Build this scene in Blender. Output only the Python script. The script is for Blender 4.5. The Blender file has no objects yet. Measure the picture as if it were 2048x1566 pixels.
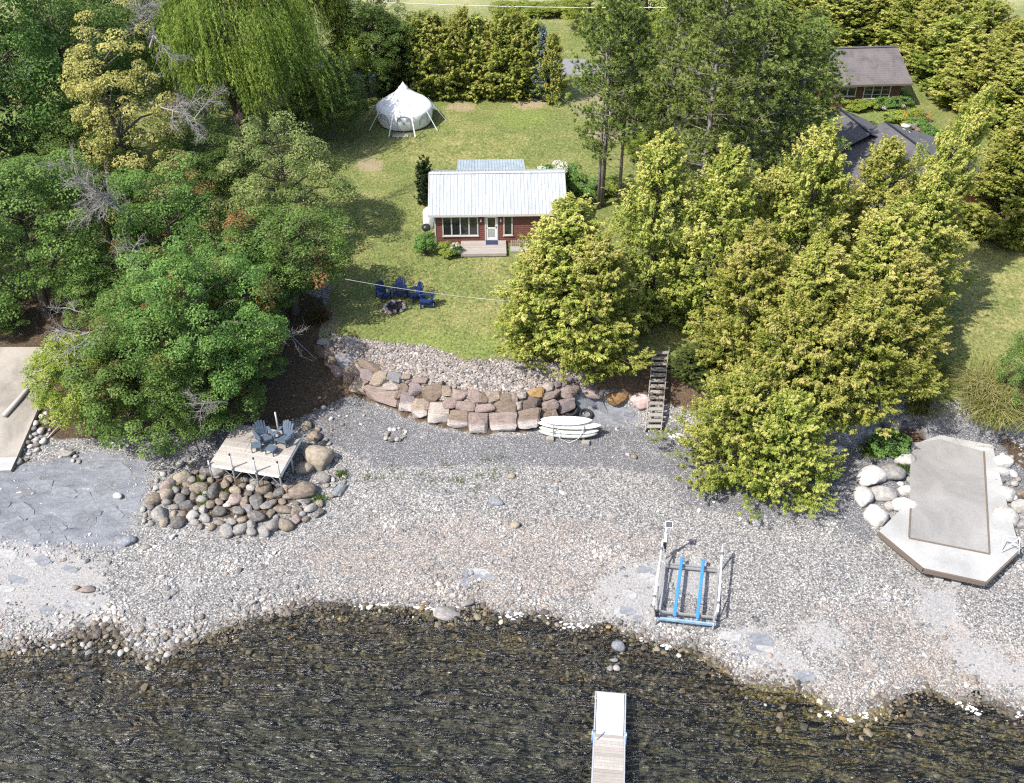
import bpy, bmesh, math, random
import numpy as np
from mathutils import Vector, Matrix, Euler, Quaternion

S = bpy.context.scene
C = S.collection
random.seed(7)
RNG = np.random.default_rng(11)
R = math.radians

# ------------------------------------------------------------------ camera
CH = 36.0                 # drone height above the lake
PITCH = R(37.6)
FPX = 2016.0              # focal length in pixels of the 2048 px wide photograph
CX, CY = 1024.0, 783.0
cam = bpy.data.cameras.new('camera')
cam.sensor_width = 36.0
cam.lens = 36.0 * FPX / 2048.0
cam.clip_start = 0.5
cam.clip_end = 4000.0
cam_o = bpy.data.objects.new('camera', cam)
cam_o.location = (0, 0, CH)
cam_o.rotation_euler = (math.pi / 2 - PITCH, 0, 0)
C.objects.link(cam_o)
S.camera = cam_o

# ------------------------------------------------------------------ sky, sun, exposure
SUN_EL = R(51)
SUN_AZ = R(236)           # clockwise from +Y: the sun stands behind the camera, to the left
w = bpy.data.worlds.new('World')
S.world = w
w.use_nodes = True
nt = w.node_tree
bg = nt.nodes['Background']
sky = nt.nodes.new('ShaderNodeTexSky')
sky.sky_type = 'NISHITA'
sky.sun_disc = False
sky.sun_elevation = SUN_EL
sky.sun_rotation = SUN_AZ
sky.air_density = 1.0
sky.dust_density = 2.0
sky.ozone_density = 1.0
nt.links.new(sky.outputs[0], bg.inputs[0])
bg.inputs[1].default_value = 0.15
sun = bpy.data.lights.new('sun', 'SUN')
sun.energy = 4.6
sun.angle = R(0.55)
sun.color = (1.0, 0.95, 0.87)
sun_o = bpy.data.objects.new('sun', sun)
sd = Vector((math.sin(SUN_AZ) * math.cos(SUN_EL), math.cos(SUN_AZ) * math.cos(SUN_EL), math.sin(SUN_EL)))
sun_o.rotation_euler = (-sd).to_track_quat('-Z', 'Y').to_euler()
sun_o.location = (-30, -30, 60)
C.objects.link(sun_o)
S.view_settings.view_transform = 'Standard'
S.view_settings.look = 'None'
S.view_settings.exposure = 0.75
S.view_settings.gamma = 1.0
S.render.engine = 'CYCLES'
S.cycles.use_adaptive_sampling = True
S.cycles.adaptive_threshold = 0.02
S.cycles.use_denoising = False
S.cycles.filter_width = 1.25
S.cycles.sample_clamp_indirect = 3.0
S.cycles.sample_clamp_direct = 2.5
S.cycles.max_bounces = 5
S.cycles.diffuse_bounces = 2
S.cycles.glossy_bounces = 2
S.cycles.transparent_max_bounces = 8
S.cycles.transmission_bounces = 3
S.cycles.caustics_reflective = False
S.cycles.caustics_refractive = False

# ------------------------------------------------------------------ photograph measurements -> places on the ground
SP, CP = math.sin(PITCH), math.cos(PITCH)
def ray(px, py):
    u = (px - CX) / FPX
    v = (py - CY) / FPX
    return Vector((u, CP - v * SP, -SP - v * CP))
def at(px, py, z):
    d = ray(px, py)
    t = (z - CH) / d.z
    return Vector((d.x * t, d.y * t, z))
def proj(x, y, z):
    dz = z - CH
    dep = y * CP - dz * SP
    up = y * SP + dz * CP
    return CX + FPX * x / dep, CY - FPX * up / dep
def scale_at(p):
    return FPX / (p[1] * CP - (p[2] - CH) * SP)

def line(pts, z):
    a = np.array([[*at(px, py, z)[:2]] for px, py in pts])
    a = a[np.argsort(a[:, 0])]
    return a[:, 0], a[:, 1]
SHORE = line([(-900, 1330), (-300, 1315), (0, 1305), (90, 1296), (150, 1270), (235, 1262), (275, 1312), (320, 1322), (375, 1290), (440, 1258),
              (520, 1240), (600, 1216), (680, 1207), (760, 1212), (850, 1215), (900, 1225), (960, 1212), (1010, 1236),
              (1080, 1232), (1150, 1258), (1215, 1246), (1270, 1272), (1330, 1290), (1390, 1298), (1450, 1332), (1480, 1368),
              (1560, 1372), (1640, 1392), (1690, 1438), (1750, 1420), (1800, 1395), (1860, 1378), (1910, 1405), (1960, 1400),
              (2048, 1440), (2300, 1500), (2900, 1560)], 0.0)
FOOT = line([(-900, 990), (-300, 960), (0, 943), (60, 915), (150, 880), (300, 862), (500, 835), (620, 818), (690, 793), (730, 800), (770, 818),
             (840, 850), (900, 862), (950, 872), (1060, 866), (1110, 850), (1150, 830), (1200, 815), (1250, 815), (1300, 830),
             (1400, 850), (1550, 880), (1670, 905), (1760, 880), (1830, 850), (1850, 872), (1900, 868), (1990, 884), (2100, 880), (2900, 900)], 1.0)
CREST = line([(-900, 760), (-300, 750), (0, 742), (110, 733), (150, 730), (300, 735), (500, 715), (600, 695), (650, 690), (700, 722), (760, 752),
              (830, 764), (900, 785), (960, 793), (1040, 790), (1090, 772), (1140, 755), (1200, 752), (1270, 745), (1290, 732), (1345, 732), (1400, 780),
              (1550, 815), (1670, 850), (1760, 840), (1820, 815), (1850, 815), (1900, 810), (2000, 820), (2100, 815), (2900, 830)], 2.65)
LAWN = line([(-900, 650), (-300, 645), (0, 640), (150, 640), (400, 640), (560, 640), (640, 672), (700, 682), (760, 690), (860, 700), (930, 727),
             (1000, 726), (1080, 730), (1150, 735), (1300, 705), (1400, 720), (1550, 740), (1670, 770), (1760, 780), (1850, 775),
             (1900, 765), (2000, 770), (2100, 770), (2900, 770)], 3.35)
ramp_a, ramp_b = at(1880, 905, 1.0), at(1890, 770, 3.3)

def hgt(x, y):
    x = np.asarray(x, float); y = np.asarray(y, float)
    s = np.interp(x, *SHORE); f = np.interp(x, *FOOT); c = np.interp(x, *CREST); l = np.interp(x, *LAWN)
    c = np.maximum(c, f + 0.5); l = np.maximum(l, c + 0.4)
    z = np.where(y < s, np.maximum(-(s - y) * 0.075, -1.3), 0.0)
    z = np.where((y >= s) & (y < f), (y - s) / np.maximum(f - s, 0.1) * 1.0, z)
    z = np.where((y >= f) & (y < c), 1.0 + (y - f) / (c - f) * 1.65, z)
    z = np.where((y >= c) & (y < l), 2.65 + (y - c) / (l - c) * 0.7, z)
    z = np.where(y >= l, 3.35 + np.minimum((y - l) * 0.010, 3.0), z)
    n = (np.sin(x * 1.7 + 1.3 * np.sin(y * .9)) * np.sin(y * 2.1 + np.sin(x * .8)) * .5 + np.sin(x * .53 + y * .77) * .5)
    return z + n * np.where(y < f, 0.035, np.where(y < l, 0.05, 0.03))
def gz(x, y):
    return float(hgt(x, y))
def ground(px, py, up=0.0):
    z = 2.0
    p = at(px, py, z)
    lo = None
    d = ray(px, py)
    t = 20.0
    while t < 900:                              # walk along the sight line until it meets the ground
        q = Vector((0, 0, CH)) + d * t
        if q.z <= gz(q.x, q.y) + up:
            break
        t += 0.25 if t < 130 else 2.0
    a, b = t - (0.25 if t < 130 else 2.0), t
    for _ in range(14):
        m = (a + b) / 2
        q = Vector((0, 0, CH)) + d * m
        if q.z <= gz(q.x, q.y) + up: b = m
        else: a = m
    q = Vector((0, 0, CH)) + d * b
    return Vector((q.x, q.y, gz(q.x, q.y)))

# ------------------------------------------------------------------ mesh helpers
def tag(o, label=None, cat=None, group=None, kind=None):
    if label: o['label'] = label
    if cat: o['category'] = cat
    if group: o['group'] = group
    if kind: o['kind'] = kind
    return o
def thing(name, loc, label, cat, group=None, rz=0.0):
    o = bpy.data.objects.new(name, None)
    o.empty_display_size = 0.2
    C.objects.link(o)
    o.location = loc
    o.rotation_euler = (0, 0, rz)
    return tag(o, label, cat, group)
def link(name, me, parent=None, loc=(0, 0, 0)):
    o = bpy.data.objects.new(name, me)
    C.objects.link(o)
    o.parent = parent
    o.location = loc
    return o
def copy_tree(o, parent=None):
    c = o.copy()
    C.objects.link(c)
    c.parent = parent
    for ch in list(o.children):
        copy_tree(ch, c)
    return c
def np_mesh(name, V, F, mat, col=None, smooth=False, attrs=None):
    """V (n,3), F (m,k): one mesh from arrays, colours per point"""
    me = bpy.data.meshes.new(name)
    V = np.ascontiguousarray(V, dtype=np.float32); F = np.ascontiguousarray(F, dtype=np.int32)
    m, k = F.shape
    me.vertices.add(len(V)); me.vertices.foreach_set('co', V.ravel())
    me.loops.add(m * k); me.loops.foreach_set('vertex_index', F.ravel())
    me.polygons.add(m)
    me.polygons.foreach_set('loop_start', np.arange(0, m * k, k, dtype=np.int32))
    me.polygons.foreach_set('loop_total', np.full(m, k, dtype=np.int32))
    me.polygons.foreach_set('use_smooth', np.full(m, smooth, dtype=bool))
    if col is not None:
        a = me.attributes.new('col', 'FLOAT_COLOR', 'POINT')
        c4 = np.ones((len(V), 4), np.float32); c4[:, :3] = col
        a.data.foreach_set('color', c4.ravel())
    if attrs:
        for kx, vals in attrs.items():
            a = me.attributes.new(kx, 'FLOAT', 'POINT')
            a.data.foreach_set('value', np.ascontiguousarray(vals, dtype=np.float32))
    me.update(calc_edges=True)
    if mat: me.materials.append(mat)
    return me

class MB:
    def __init__(s): s.v = []; s.f = []
    def add(s, vs, fs):
        b = len(s.v)
        s.v += [tuple(v) for v in vs]
        s.f += [tuple(i + b for i in f) for f in fs]
        return s
    def box(s, x0, x1, y0, y1, z0, z1):
        return s.add([(x0, y0, z0), (x1, y0, z0), (x1, y1, z0), (x0, y1, z0), (x0, y0, z1), (x1, y0, z1), (x1, y1, z1), (x0, y1, z1)],
                     [(0, 3, 2, 1), (4, 5, 6, 7), (0, 1, 5, 4), (1, 2, 6, 5), (2, 3, 7, 6), (3, 0, 4, 7)])
    def hexa(s, p8):
        return s.add(p8, [(0, 3, 2, 1), (4, 5, 6, 7), (0, 1, 5, 4), (1, 2, 6, 5), (2, 3, 7, 6), (3, 0, 4, 7)])
    def prism(s, poly, z0, z1):
        n = len(poly)
        zs0 = z0 if hasattr(z0, '__len__') else [z0] * n
        zs1 = z1 if hasattr(z1, '__len__') else [z1] * n
        vs = [(p[0], p[1], zs0[i]) for i, p in enumerate(poly)] + [(p[0], p[1], zs1[i]) for i, p in enumerate(poly)]
        fs = [tuple(range(n - 1, -1, -1)), tuple(range(n, 2 * n))] + [(i, (i + 1) % n, n + (i + 1) % n, n + i) for i in range(n)]
        return s.add(vs, fs)
    def beam(s, p, q, wd, hg, up=(0, 0, 1)):
        p = Vector(p); q = Vector(q); d = (q - p).normalized(); u = Vector(up)
        if abs(d.dot(u)) > 0.98: u = Vector((0, 1, 0))
        a = d.cross(u).normalized() * wd / 2; b = a.cross(d).normalized() * hg / 2
        return s.hexa([p - a - b, q - a - b, q + a - b, p + a - b, p - a + b, q - a + b, q + a + b, p + a + b])
    def tube(s, pts, rs, n=6, cap=True):
        pts = [Vector(p) for p in pts]
        if not hasattr(rs, '__len__'): rs = [rs] * len(pts)
        b = len(s.v); ref = Vector((0.31, 0.95, 0.1))
        for i, p in enumerate(pts):
            d = (pts[min(i + 1, len(pts) - 1)] - pts[max(i - 1, 0)]).normalized()
            r_ = ref if abs(d.dot(ref)) < 0.9 else Vector((1, 0, 0))
            a = d.cross(r_).normalized(); c = a.cross(d)
            for k in range(n):
                t = 2 * math.pi * k / n
                s.v.append(tuple(p + (a * math.cos(t) + c * math.sin(t)) * rs[i]))
        for i in range(len(pts) - 1):
            for k in range(n):
                s.f.append((b + i * n + k, b + i * n + (k + 1) % n, b + (i + 1) * n + (k + 1) % n, b + (i + 1) * n + k))
        if cap:
            s.f.append(tuple(b + k for k in range(n - 1, -1, -1)))
            e = b + (len(pts) - 1) * n
            s.f.append(tuple(e + k for k in range(n)))
        return s
    def mesh(s, name, mat, smooth=False, origin=None):
        me = bpy.data.meshes.new(name)
        vs = s.v if origin is None else [(v[0] - origin[0], v[1] - origin[1], v[2] - origin[2]) for v in s.v]
        me.from_pydata(vs, [], s.f)
        bm = bmesh.new(); bm.from_mesh(me); bmesh.ops.recalc_face_normals(bm, faces=bm.faces); bm.to_mesh(me); bm.free()
        if smooth: me.shade_smooth()
        me.update()
        if mat: me.materials.append(mat)
        return me
    def build(s, name, mat, parent=None, smooth=False, origin=None, bevel=0.0):
        o = link(name, s.mesh(name, mat, smooth, origin), parent)
        if bevel:
            m = o.modifiers.new('bevel', 'BEVEL'); m.width = bevel; m.segments = 2; m.limit_method = 'ANGLE'
        return o

# ------------------------------------------------------------------ material helpers
def newmat(name):
    m = bpy.data.materials.new(name); m.use_nodes = True
    return m, m.node_tree.nodes, m.node_tree.links, m.node_tree.nodes['Principled BSDF']
def noise(N, L, scale, detail=4, rough=0.6, vec=None, dist=0.0):
    n = N.new('ShaderNodeTexNoise'); n.inputs['Scale'].default_value = scale; n.inputs['Detail'].default_value = detail
    n.inputs['Roughness'].default_value = rough; n.inputs['Distortion'].default_value = dist
    if vec is not None: L.new(vec, n.inputs['Vector'])
    return n
def ramp(N, L, fac, stops):
    r = N.new('ShaderNodeValToRGB'); e = r.color_ramp.elements
    while len(e) > 1: e.remove(e[-1])
    e[0].position = stops[0][0]; e[0].color = (*stops[0][1], 1)
    for p, c in stops[1:]:
        x = e.new(p); x.color = (*c, 1)
    L.new(fac, r.inputs[0])
    return r
def mix(N, L, fac, a, b, mode='MIX'):
    m = N.new('ShaderNodeMix'); m.data_type = 'RGBA'; m.blend_type = mode
    for sock, val in ((m.inputs[0], fac), (m.inputs[6], a), (m.inputs[7], b)):
        if hasattr(val, 'is_linked') or hasattr(val, 'links'): L.new(val, sock)
        elif isinstance(val, (int, float)): sock.default_value = val
        else: sock.default_value = (*val, 1)
    return m.outputs[2]
def math_n(N, L, op, a, b=0.0, clamp=False):
    m = N.new('ShaderNodeMath'); m.operation = op; m.use_clamp = clamp
    for sock, val in ((m.inputs[0], a), (m.inputs[1], b)):
        if hasattr(val, 'links'): L.new(val, sock)
        else: sock.default_value = val
    return m.outputs[0]
def coords(N, kind='Object'):
    return N.new('ShaderNodeTexCoord').outputs[kind]
def bump(N, L, h, strength, dist, bsdf, prev=None):
    b = N.new('ShaderNodeBump'); b.inputs['Strength'].default_value = strength; b.inputs['Distance'].default_value = dist
    L.new(h, b.inputs['Height'])
    if prev is not None: L.new(prev, b.inputs['Normal'])
    if bsdf is not None: L.new(b.outputs[0], bsdf.inputs['Normal'])
    return b.outputs[0]
def plain(name, c, rough=0.6, var=0.12, scale=6.0, metal=0.0, spec=0.4, bmp=0.0, bscale=40.0):
    """one colour with slight uneven tone and grain"""
    m, N, L, B = newmat(name)
    tc = coords(N)
    n = noise(N, L, scale, 5, 0.65, tc)
    lo = tuple(x * (1 - var) for x in c); hi = tuple(min(1, x * (1 + var)) for x in c)
    r = ramp(N, L, n.outputs[0], [(0.3, lo), (0.7, hi)])
    L.new(r.outputs[0], B.inputs['Base Color'])
    B.inputs['Roughness'].default_value = rough; B.inputs['Metallic'].default_value = metal
    B.inputs['Specular IOR Level'].default_value = spec
    if bmp:
        n2 = noise(N, L, bscale, 4, 0.7, tc)
        bump(N, L, n2.outputs[0], bmp, 0.02, B)
    return m
def wood(name, c, axis=0, scale=3.0, rough=0.75, var=0.3):
    m, N, L, B = newmat(name)
    tc = coords(N)
    mp = N.new('ShaderNodeMapping'); sc = [14.0, 14.0, 14.0]; sc[axis] = 1.0
    mp.inputs['Scale'].default_value = sc
    L.new(tc, mp.inputs[0])
    oi = N.new('ShaderNodeObjectInfo')
    n = noise(N, L, scale, 5, 0.7, mp.outputs[0])
    n2 = noise(N, L, 1.7, 3, 0.6, tc)
    r = ramp(N, L, n.outputs[0], [(0.3, tuple(x * (1 - var) for x in c)), (0.7, tuple(min(1, x * (1 + var * .6)) for x in c))])
    c2 = mix(N, L, math_n(N, L, 'MULTIPLY', n2.outputs[0], 0.35), r.outputs[0], tuple(x * .6 for x in c))
    hsv = N.new('ShaderNodeHueSaturation')
    v = N.new('ShaderNodeMapRange'); v.inputs[3].default_value = 0.84; v.inputs[4].default_value = 1.12
    L.new(oi.outputs['Random'], v.inputs[0]); L.new(v.outputs[0], hsv.inputs['Value']); L.new(c2, hsv.inputs['Color'])
    L.new(hsv.outputs[0], B.inputs['Base Color'])
    B.inputs['Roughness'].default_value = rough
    bump(N, L, n.outputs[0], 0.3, 0.01, B)
    return m
def leafmat(name, trans=0.3, hue=0.02, val=0.18, rough=0.55):
    """foliage: colour comes with each leaf; a little light passes through"""
    m, N, L, B = newmat(name)
    a = N.new('ShaderNodeAttribute'); a.attribute_name = 'col'
    oi = N.new('ShaderNodeObjectInfo')
    hsv = N.new('ShaderNodeHueSaturation')
    for sock, amp, mid in (('Hue', hue, 0.5), ('Value', val, 1.0)):
        mr = N.new('ShaderNodeMapRange'); mr.inputs[3].default_value = mid - amp; mr.inputs[4].default_value = mid + amp
        L.new(oi.outputs['Random'], mr.inputs[0]); L.new(mr.outputs[0], hsv.inputs[sock])
    L.new(a.outputs['Color'], hsv.inputs['Color'])
    L.new(hsv.outputs[0], B.inputs['Base Color'])
    B.inputs['Roughness'].default_value = rough; B.inputs['Specular IOR Level'].default_value = 0.06
    t = N.new('ShaderNodeBsdfTranslucent'); L.new(hsv.outputs[0], t.inputs[0])
    mx = N.new('ShaderNodeMixShader'); mx.inputs[0].default_value = trans
    L.new(B.outputs[0], mx.inputs[1]); L.new(t.outputs[0], mx.inputs[2])
    L.new(mx.outputs[0], N['Material Output'].inputs[0])
    return m
def colmat(name, rough=0.85, grain=0.25, scale=14.0, bmp=0.35, speck=0.0, orand=0.0):
    """stone: colour carried by the mesh, with mineral grain and fine relief"""
    m, N, L, B = newmat(name)
    a = N.new('ShaderNodeAttribute'); a.attribute_name = 'col'
    tc = coords(N)
    n = noise(N, L, scale, 6, 0.7, tc)
    c = mix(N, L, grain, a.outputs['Color'], ramp(N, L, n.outputs[0], [(0.3, (0.25, 0.25, 0.25)), (0.5, (0.8, 0.8, 0.8)), (0.72, (1.6, 1.55, 1.45))]).outputs[0], 'MULTIPLY')
    if speck:
        n3 = noise(N, L, 2.2, 4, 0.6, tc)
        c = mix(N, L, ramp(N, L, n3.outputs[0], [(0.52, (0, 0, 0)), (0.62, (speck,) * 3)]).outputs[0], c, (0.33, 0.27, 0.20))
    if orand:
        oi = N.new('ShaderNodeObjectInfo')
        hsv = N.new('ShaderNodeHueSaturation')
        mr = N.new('ShaderNodeMapRange'); mr.inputs[3].default_value = 1 - orand; mr.inputs[4].default_value = 1 + orand
        L.new(oi.outputs['Random'], mr.inputs[0]); L.new(mr.outputs[0], hsv.inputs['Value']); L.new(c, hsv.inputs['Color'])
        c = hsv.outputs[0]
    L.new(c, B.inputs['Base Color'])
    B.inputs['Roughness'].default_value = rough; B.inputs['Specular IOR Level'].default_value = 0.3
    bump(N, L, n.outputs[0], bmp, 0.05, B)
    return m
# ================================================================== the ground
def inpoly(px, py, poly):
    px = np.asarray(px); py = np.asarray(py)
    inside = np.zeros(px.shape, bool)
    n = len(poly)
    for i in range(n):
        x0, y0 = poly[i]; x1, y1 = poly[(i + 1) % n]
        c = ((y0 > py) != (y1 > py)) & (px < (x1 - x0) * (py - y0) / (y1 - y0 + 1e-9) + x0)
        inside ^= c
    return inside
def ell(px, py, cx, cy, rx, ry):
    return np.clip(1.6 - ((px - cx) ** 2 / rx ** 2 + (py - cy) ** 2 / ry ** 2) * 1.0, 0, 1)
BEDROCK = [[(-40, 1085), (120, 1100), (200, 1130), (190, 1165), (230, 1195), (190, 1235), (110, 1262), (60, 1225), (-40, 1215)],
           [(300, 1172), (395, 1156), (400, 1180), (340, 1192)], [(225, 1262), (290, 1245), (300, 1268), (240, 1280)],
           [(1200, 1165), (1260, 1125), (1330, 1120), (1325, 1250), (1210, 1245)],
           [(1430, 1265), (1510, 1250), (1545, 1262), (1600, 1320), (1660, 1355), (1640, 1380), (1560, 1350), (1480, 1310)],
           [(1835, 1170), (1915, 1165), (1920, 1250), (1830, 1255)], [(1600, 1240), (1690, 1250), (1690, 1310), (1620, 1290)],
           [(1880, 1290), (1960, 1280), (2060, 1340), (2060, 1390), (1930, 1350)], [(1325, 1120), (1440, 1120), (1430, 1190), (1340, 1180)]]
SHALE = [[(-60, 945), (100, 925), (200, 900), (300, 930), (290, 985), (260, 1050), (240, 1095), (120, 1100), (-60, 1085)],
         [(1150, 800), (1260, 815), (1290, 850), (1200, 850), (1120, 838)]]
GRAVEL = [[(560, 830), (640, 800), (690, 790), (780, 820), (860, 855), (960, 875), (1060, 870), (1150, 850), (1290, 850), (1420, 850), (1700, 880),
           (1800, 850), (1860, 830), (1960, 830), (2060, 900), (2060, 1000), (1760, 1000), (1740, 1100), (1640, 1030), (1520, 1040), (1360, 1010), (1330, 950), (1200, 935),
           (1000, 930), (860, 935), (740, 935), (690, 900), (600, 870), (440, 900), (330, 930), (250, 900), (300, 860)]]
LITTER_AND_GAPS = [[(410, 935), (470, 930), (560, 950), (600, 990), (540, 1035), (430, 1035), (350, 1020), (330, 990)], [(-400, 560), (560, 560), (650, 600), (640, 690), (700, 760), (690, 795), (620, 830), (560, 850), (480, 850), (300, 870), (130, 880), (-400, 760)],  # first polygon darkens the ground, painting shade into the boulder heap's crevices
          [(1740, 850), (1820, 850), (1860, 885), (1800, 910), (1740, 900)], [(1960, 840), (2060, 900), (2060, 960), (2010, 900)],
          [(640, 690), (700, 722), (760, 752), (900, 785), (1040, 790), (1140, 755), (1160, 770), (1150, 828), (1060, 864), (950, 868), (840, 846), (770, 815), (690, 790)],  # dark backing on the wall face, painting shade into the gaps between blocks
          [(1180, 700), (1420, 700), (1500, 760), (1500, 850), (1300, 800), (1170, 770)]]
xs = np.concatenate([-np.geomspace(42, 900, 26)[::-1], np.arange(-41.7, 46, 0.27), np.geomspace(46.3, 900, 26)])
ys = np.concatenate([np.array([-60, -20, 0, 8, 13]), np.arange(15, 52, 0.24), np.arange(52.2, 96, 0.5), np.geomspace(97, 1500, 34)])
GX, GY = np.meshgrid(xs, ys)
GZ = hgt(GX, GY)
PX, PY = proj(GX, GY, GZ)
PX = np.where(GY > 5, PX, -9999)
shore_y = np.interp(GX, *SHORE); foot_y = np.interp(GX, *FOOT); lawn_y = np.interp(GX, *LAWN); crest_y = np.interp(GX, *CREST)
def pmask(polys):
    m = np.zeros(GX.shape)
    for p in polys: m = np.maximum(m, inpoly(PX, PY, p).astype(float))
    return m
def soft(m, k=1):
    for _ in range(k):
        p = np.pad(m, 1, mode='edge')
        m = (p[1:-1, 1:-1] * 2 + p[:-2, 1:-1] + p[2:, 1:-1] + p[1:-1, :-2] + p[1:-1, 2:]) / 6
    return m
a_grass = np.clip((GY - lawn_y) / 0.5 + 0.5, 0, 1)
a_grass = np.maximum(a_grass, np.where((PX > 1840) & (PY < 800) & (PY > 400), 1.0, 0))
a_lit = soft(pmask(LITTER_AND_GAPS), 2)
a_grass = a_grass * (1 - soft(np.where((GX < at(640, 650, 3.3).x) & (GY < at(600, 560, 3.3).y), 1.0, 0.0), 4))
a_bare = np.maximum.reduce([ell(PX, PY, 922, 214, 32, 9), ell(PX, PY, 1058, 208, 34, 11), ell(PX, PY, 738, 330, 26, 16), ell(PX, PY, 1200, 215, 60, 30) * .8,
                            ell(PX, PY, 1205, 270, 40, 18) * .8, ell(PX, PY, 1110, 725, 50, 12) * .9, ell(PX, PY, 640, 640, 40, 30)])
a_dry = np.clip(ell(PX, PY, 930, 640, 130, 60) * .45 + ell(PX, PY, 960, 540, 80, 30) * .4 + ell(PX, PY, 900, 300, 160, 30) * .5 + ell(PX, PY, 2000, 560, 200, 120) * .55
                + ell(PX, PY, 700, 400, 60, 220) * .35, 0, 1)
a_lush = np.clip(ell(PX, PY, 1040, 235, 60, 20) + ell(PX, PY, 880, 690, 160, 30) * .8 + ell(PX, PY, 1750, 225, 90, 25) * .6 + ell(PX, PY, 2010, 530, 80, 25) * .5
                 + ell(PX, PY, 1135, 40, 60, 20) * .9, 0, 1)
a_grav = soft(pmask(GRAVEL), 3) * (GY > shore_y)
a_shale = soft(pmask(SHALE), 7)
a_rock = soft(pmask(BEDROCK), 16)
a_bed = np.clip((shore_y - GY) / 0.35 + 0.6, 0, 1)
a_far = np.clip((GY - 104) / 8, 0, 1)
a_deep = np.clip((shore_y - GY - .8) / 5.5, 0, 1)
a_pink = np.clip(ell(PX, PY, 1000, 1120, 420, 90) * .8 + ell(PX, PY, 1750, 1320, 300, 120) * .7 + ell(PX, PY, 1950, 1330, 120, 40), 0, 1)
a_weed = np.clip(ell(PX, PY, 1620, 1450, 170, 110) + ell(PX, PY, 1940, 1500, 110, 60) + ell(PX, PY, 700, 1280, 300, 70) * .4 + ell(PX, PY, 1150, 1310, 260, 60) * .35 + ell(PX, PY, 300, 1380, 200, 40) * .4, 0, 1)

ny, nx = GX.shape
idx = np.arange(nx * ny).reshape(ny, nx)
F = np.stack([idx[:-1, :-1], idx[:-1, 1:], idx[1:, 1:], idx[1:, :-1]], -1).reshape(-1, 4)

gm, N, L, B = newmat('ground_surface')
tc = coords(N)
def attr(nm):
    a = N.new('ShaderNodeAttribute'); a.attribute_name = nm
    return a.outputs['Fac']
nA = noise(N, L, 0.35, 3, 0.6, tc); nB = noise(N, L, 1.6, 4, 0.7, tc); nC = noise(N, L, 9.0, 4, 0.75, tc)
nBC = math_n(N, L, 'ADD', math_n(N, L, 'SUBTRACT', nB.outputs[0], 0.5), math_n(N, L, 'MULTIPLY', math_n(N, L, 'SUBTRACT', nC.outputs[0], 0.5), .6))
def mask(nm, amp=0.9, lo=0.35, hi=0.65):
    v = math_n(N, L, 'ADD', attr(nm), math_n(N, L, 'MULTIPLY', nBC, amp))
    mr = N.new('ShaderNodeMapRange'); mr.interpolation_type = 'SMOOTHSTEP'; mr.inputs[1].default_value = lo; mr.inputs[2].default_value = hi
    L.new(v, mr.inputs[0])
    return mr.outputs[0]
# shingle: small flat stones of mixed greys, fawns and pinks
vo = N.new('ShaderNodeTexVoronoi'); vo.inputs['Scale'].default_value = 15.0; vo.inputs['Randomness'].default_value = 1.0
wob = N.new('ShaderNodeVectorMath'); wob.operation = 'MULTIPLY_ADD'; wob.inputs[1].default_value = (0.05,) * 3
L.new(nC.outputs['Color'], wob.inputs[0]); L.new(tc, wob.inputs[2]); L.new(wob.outputs[0], vo.inputs['Vector'])
sep = N.new('ShaderNodeSeparateColor'); L.new(vo.outputs['Color'], sep.inputs[0])
sh = ramp(N, L, sep.outputs[0], [(0.0, (0.12, 0.12, 0.123)), (0.3, (0.24, 0.238, 0.238)), (0.55, (0.32, 0.305, 0.295)), (0.78, (0.41, 0.40, 0.39)), (1.0, (0.55, 0.53, 0.51))])
shp = mix(N, L, math_n(N, L, 'MULTIPLY', mask('pink', 2.6, .35, 1.1), 0.38), sh.outputs[0], (0.44, 0.34, 0.27))
rustm = math_n(N, L, 'MULTIPLY', ramp(N, L, nB.outputs[0], [(0.60, (0, 0, 0)), (0.72, (.6, .6, .6))]).outputs[0], attr('pink'))
shp = mix(N, L, rustm, shp, (0.36, 0.21, 0.10))
gap = ramp(N, L, vo.outputs['Distance'], [(0.30, (1, 1, 1)), (0.62, (0.3, 0.3, 0.3))])
col = mix(N, L, 0.75, shp, gap.outputs[0], 'MULTIPLY')
# fine dark gravel
vg = N.new('ShaderNodeTexVoronoi'); vg.inputs['Scale'].default_value = 34.0; L.new(tc, vg.inputs['Vector'])
sg = N.new('ShaderNodeSeparateColor'); L.new(vg.outputs['Color'], sg.inputs[0])
gv = ramp(N, L, sg.outputs[0], [(0.0, (0.055, 0.055, 0.062)), (0.55, (0.125, 0.125, 0.135)), (0.88, (0.20, 0.20, 0.205)), (0.95, (0.42, 0.41, 0.40)), (1.0, (0.5, 0.49, 0.47))])
col = mix(N, L, mask('gravel'), col, gv.outputs[0])
# shale ledges: layered blue-grey rock
mp = N.new('ShaderNodeMapping'); mp.inputs['Rotation'].default_value = (0, 0, R(-24)); mp.inputs['Scale'].default_value = (0.6, 1.6, 1)
L.new(tc, mp.inputs[0])
nS = noise(N, L, 1.3, 6, 0.78, mp.outputs[0], 0.35)
sc_ = ramp(N, L, nS.outputs[0], [(0.32, (0.06, 0.065, 0.075)), (0.39, (0.14, 0.148, 0.168)), (0.52, (0.185, 0.195, 0.22)), (0.64, (0.23, 0.24, 0.265)), (0.71, (0.46, 0.46, 0.46))])
col = mix(N, L, mask('shale', 2.4, .3, .6), col, sc_.outputs[0])
rk = ramp(N, L, nC.outputs[0], [(0.30, (0.15, 0.15, 0.155)), (0.42, (0.27, 0.268, 0.27)), (0.56, (0.335, 0.33, 0.33)), (0.70, (0.44, 0.43, 0.42))])
rk2 = mix(N, L, ramp(N, L, nB.outputs[0], [(0.55, (0, 0, 0)), (0.7, (.4, .4, .4))]).outputs[0], rk.outputs[0], (0.40, 0.33, 0.26))
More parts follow.
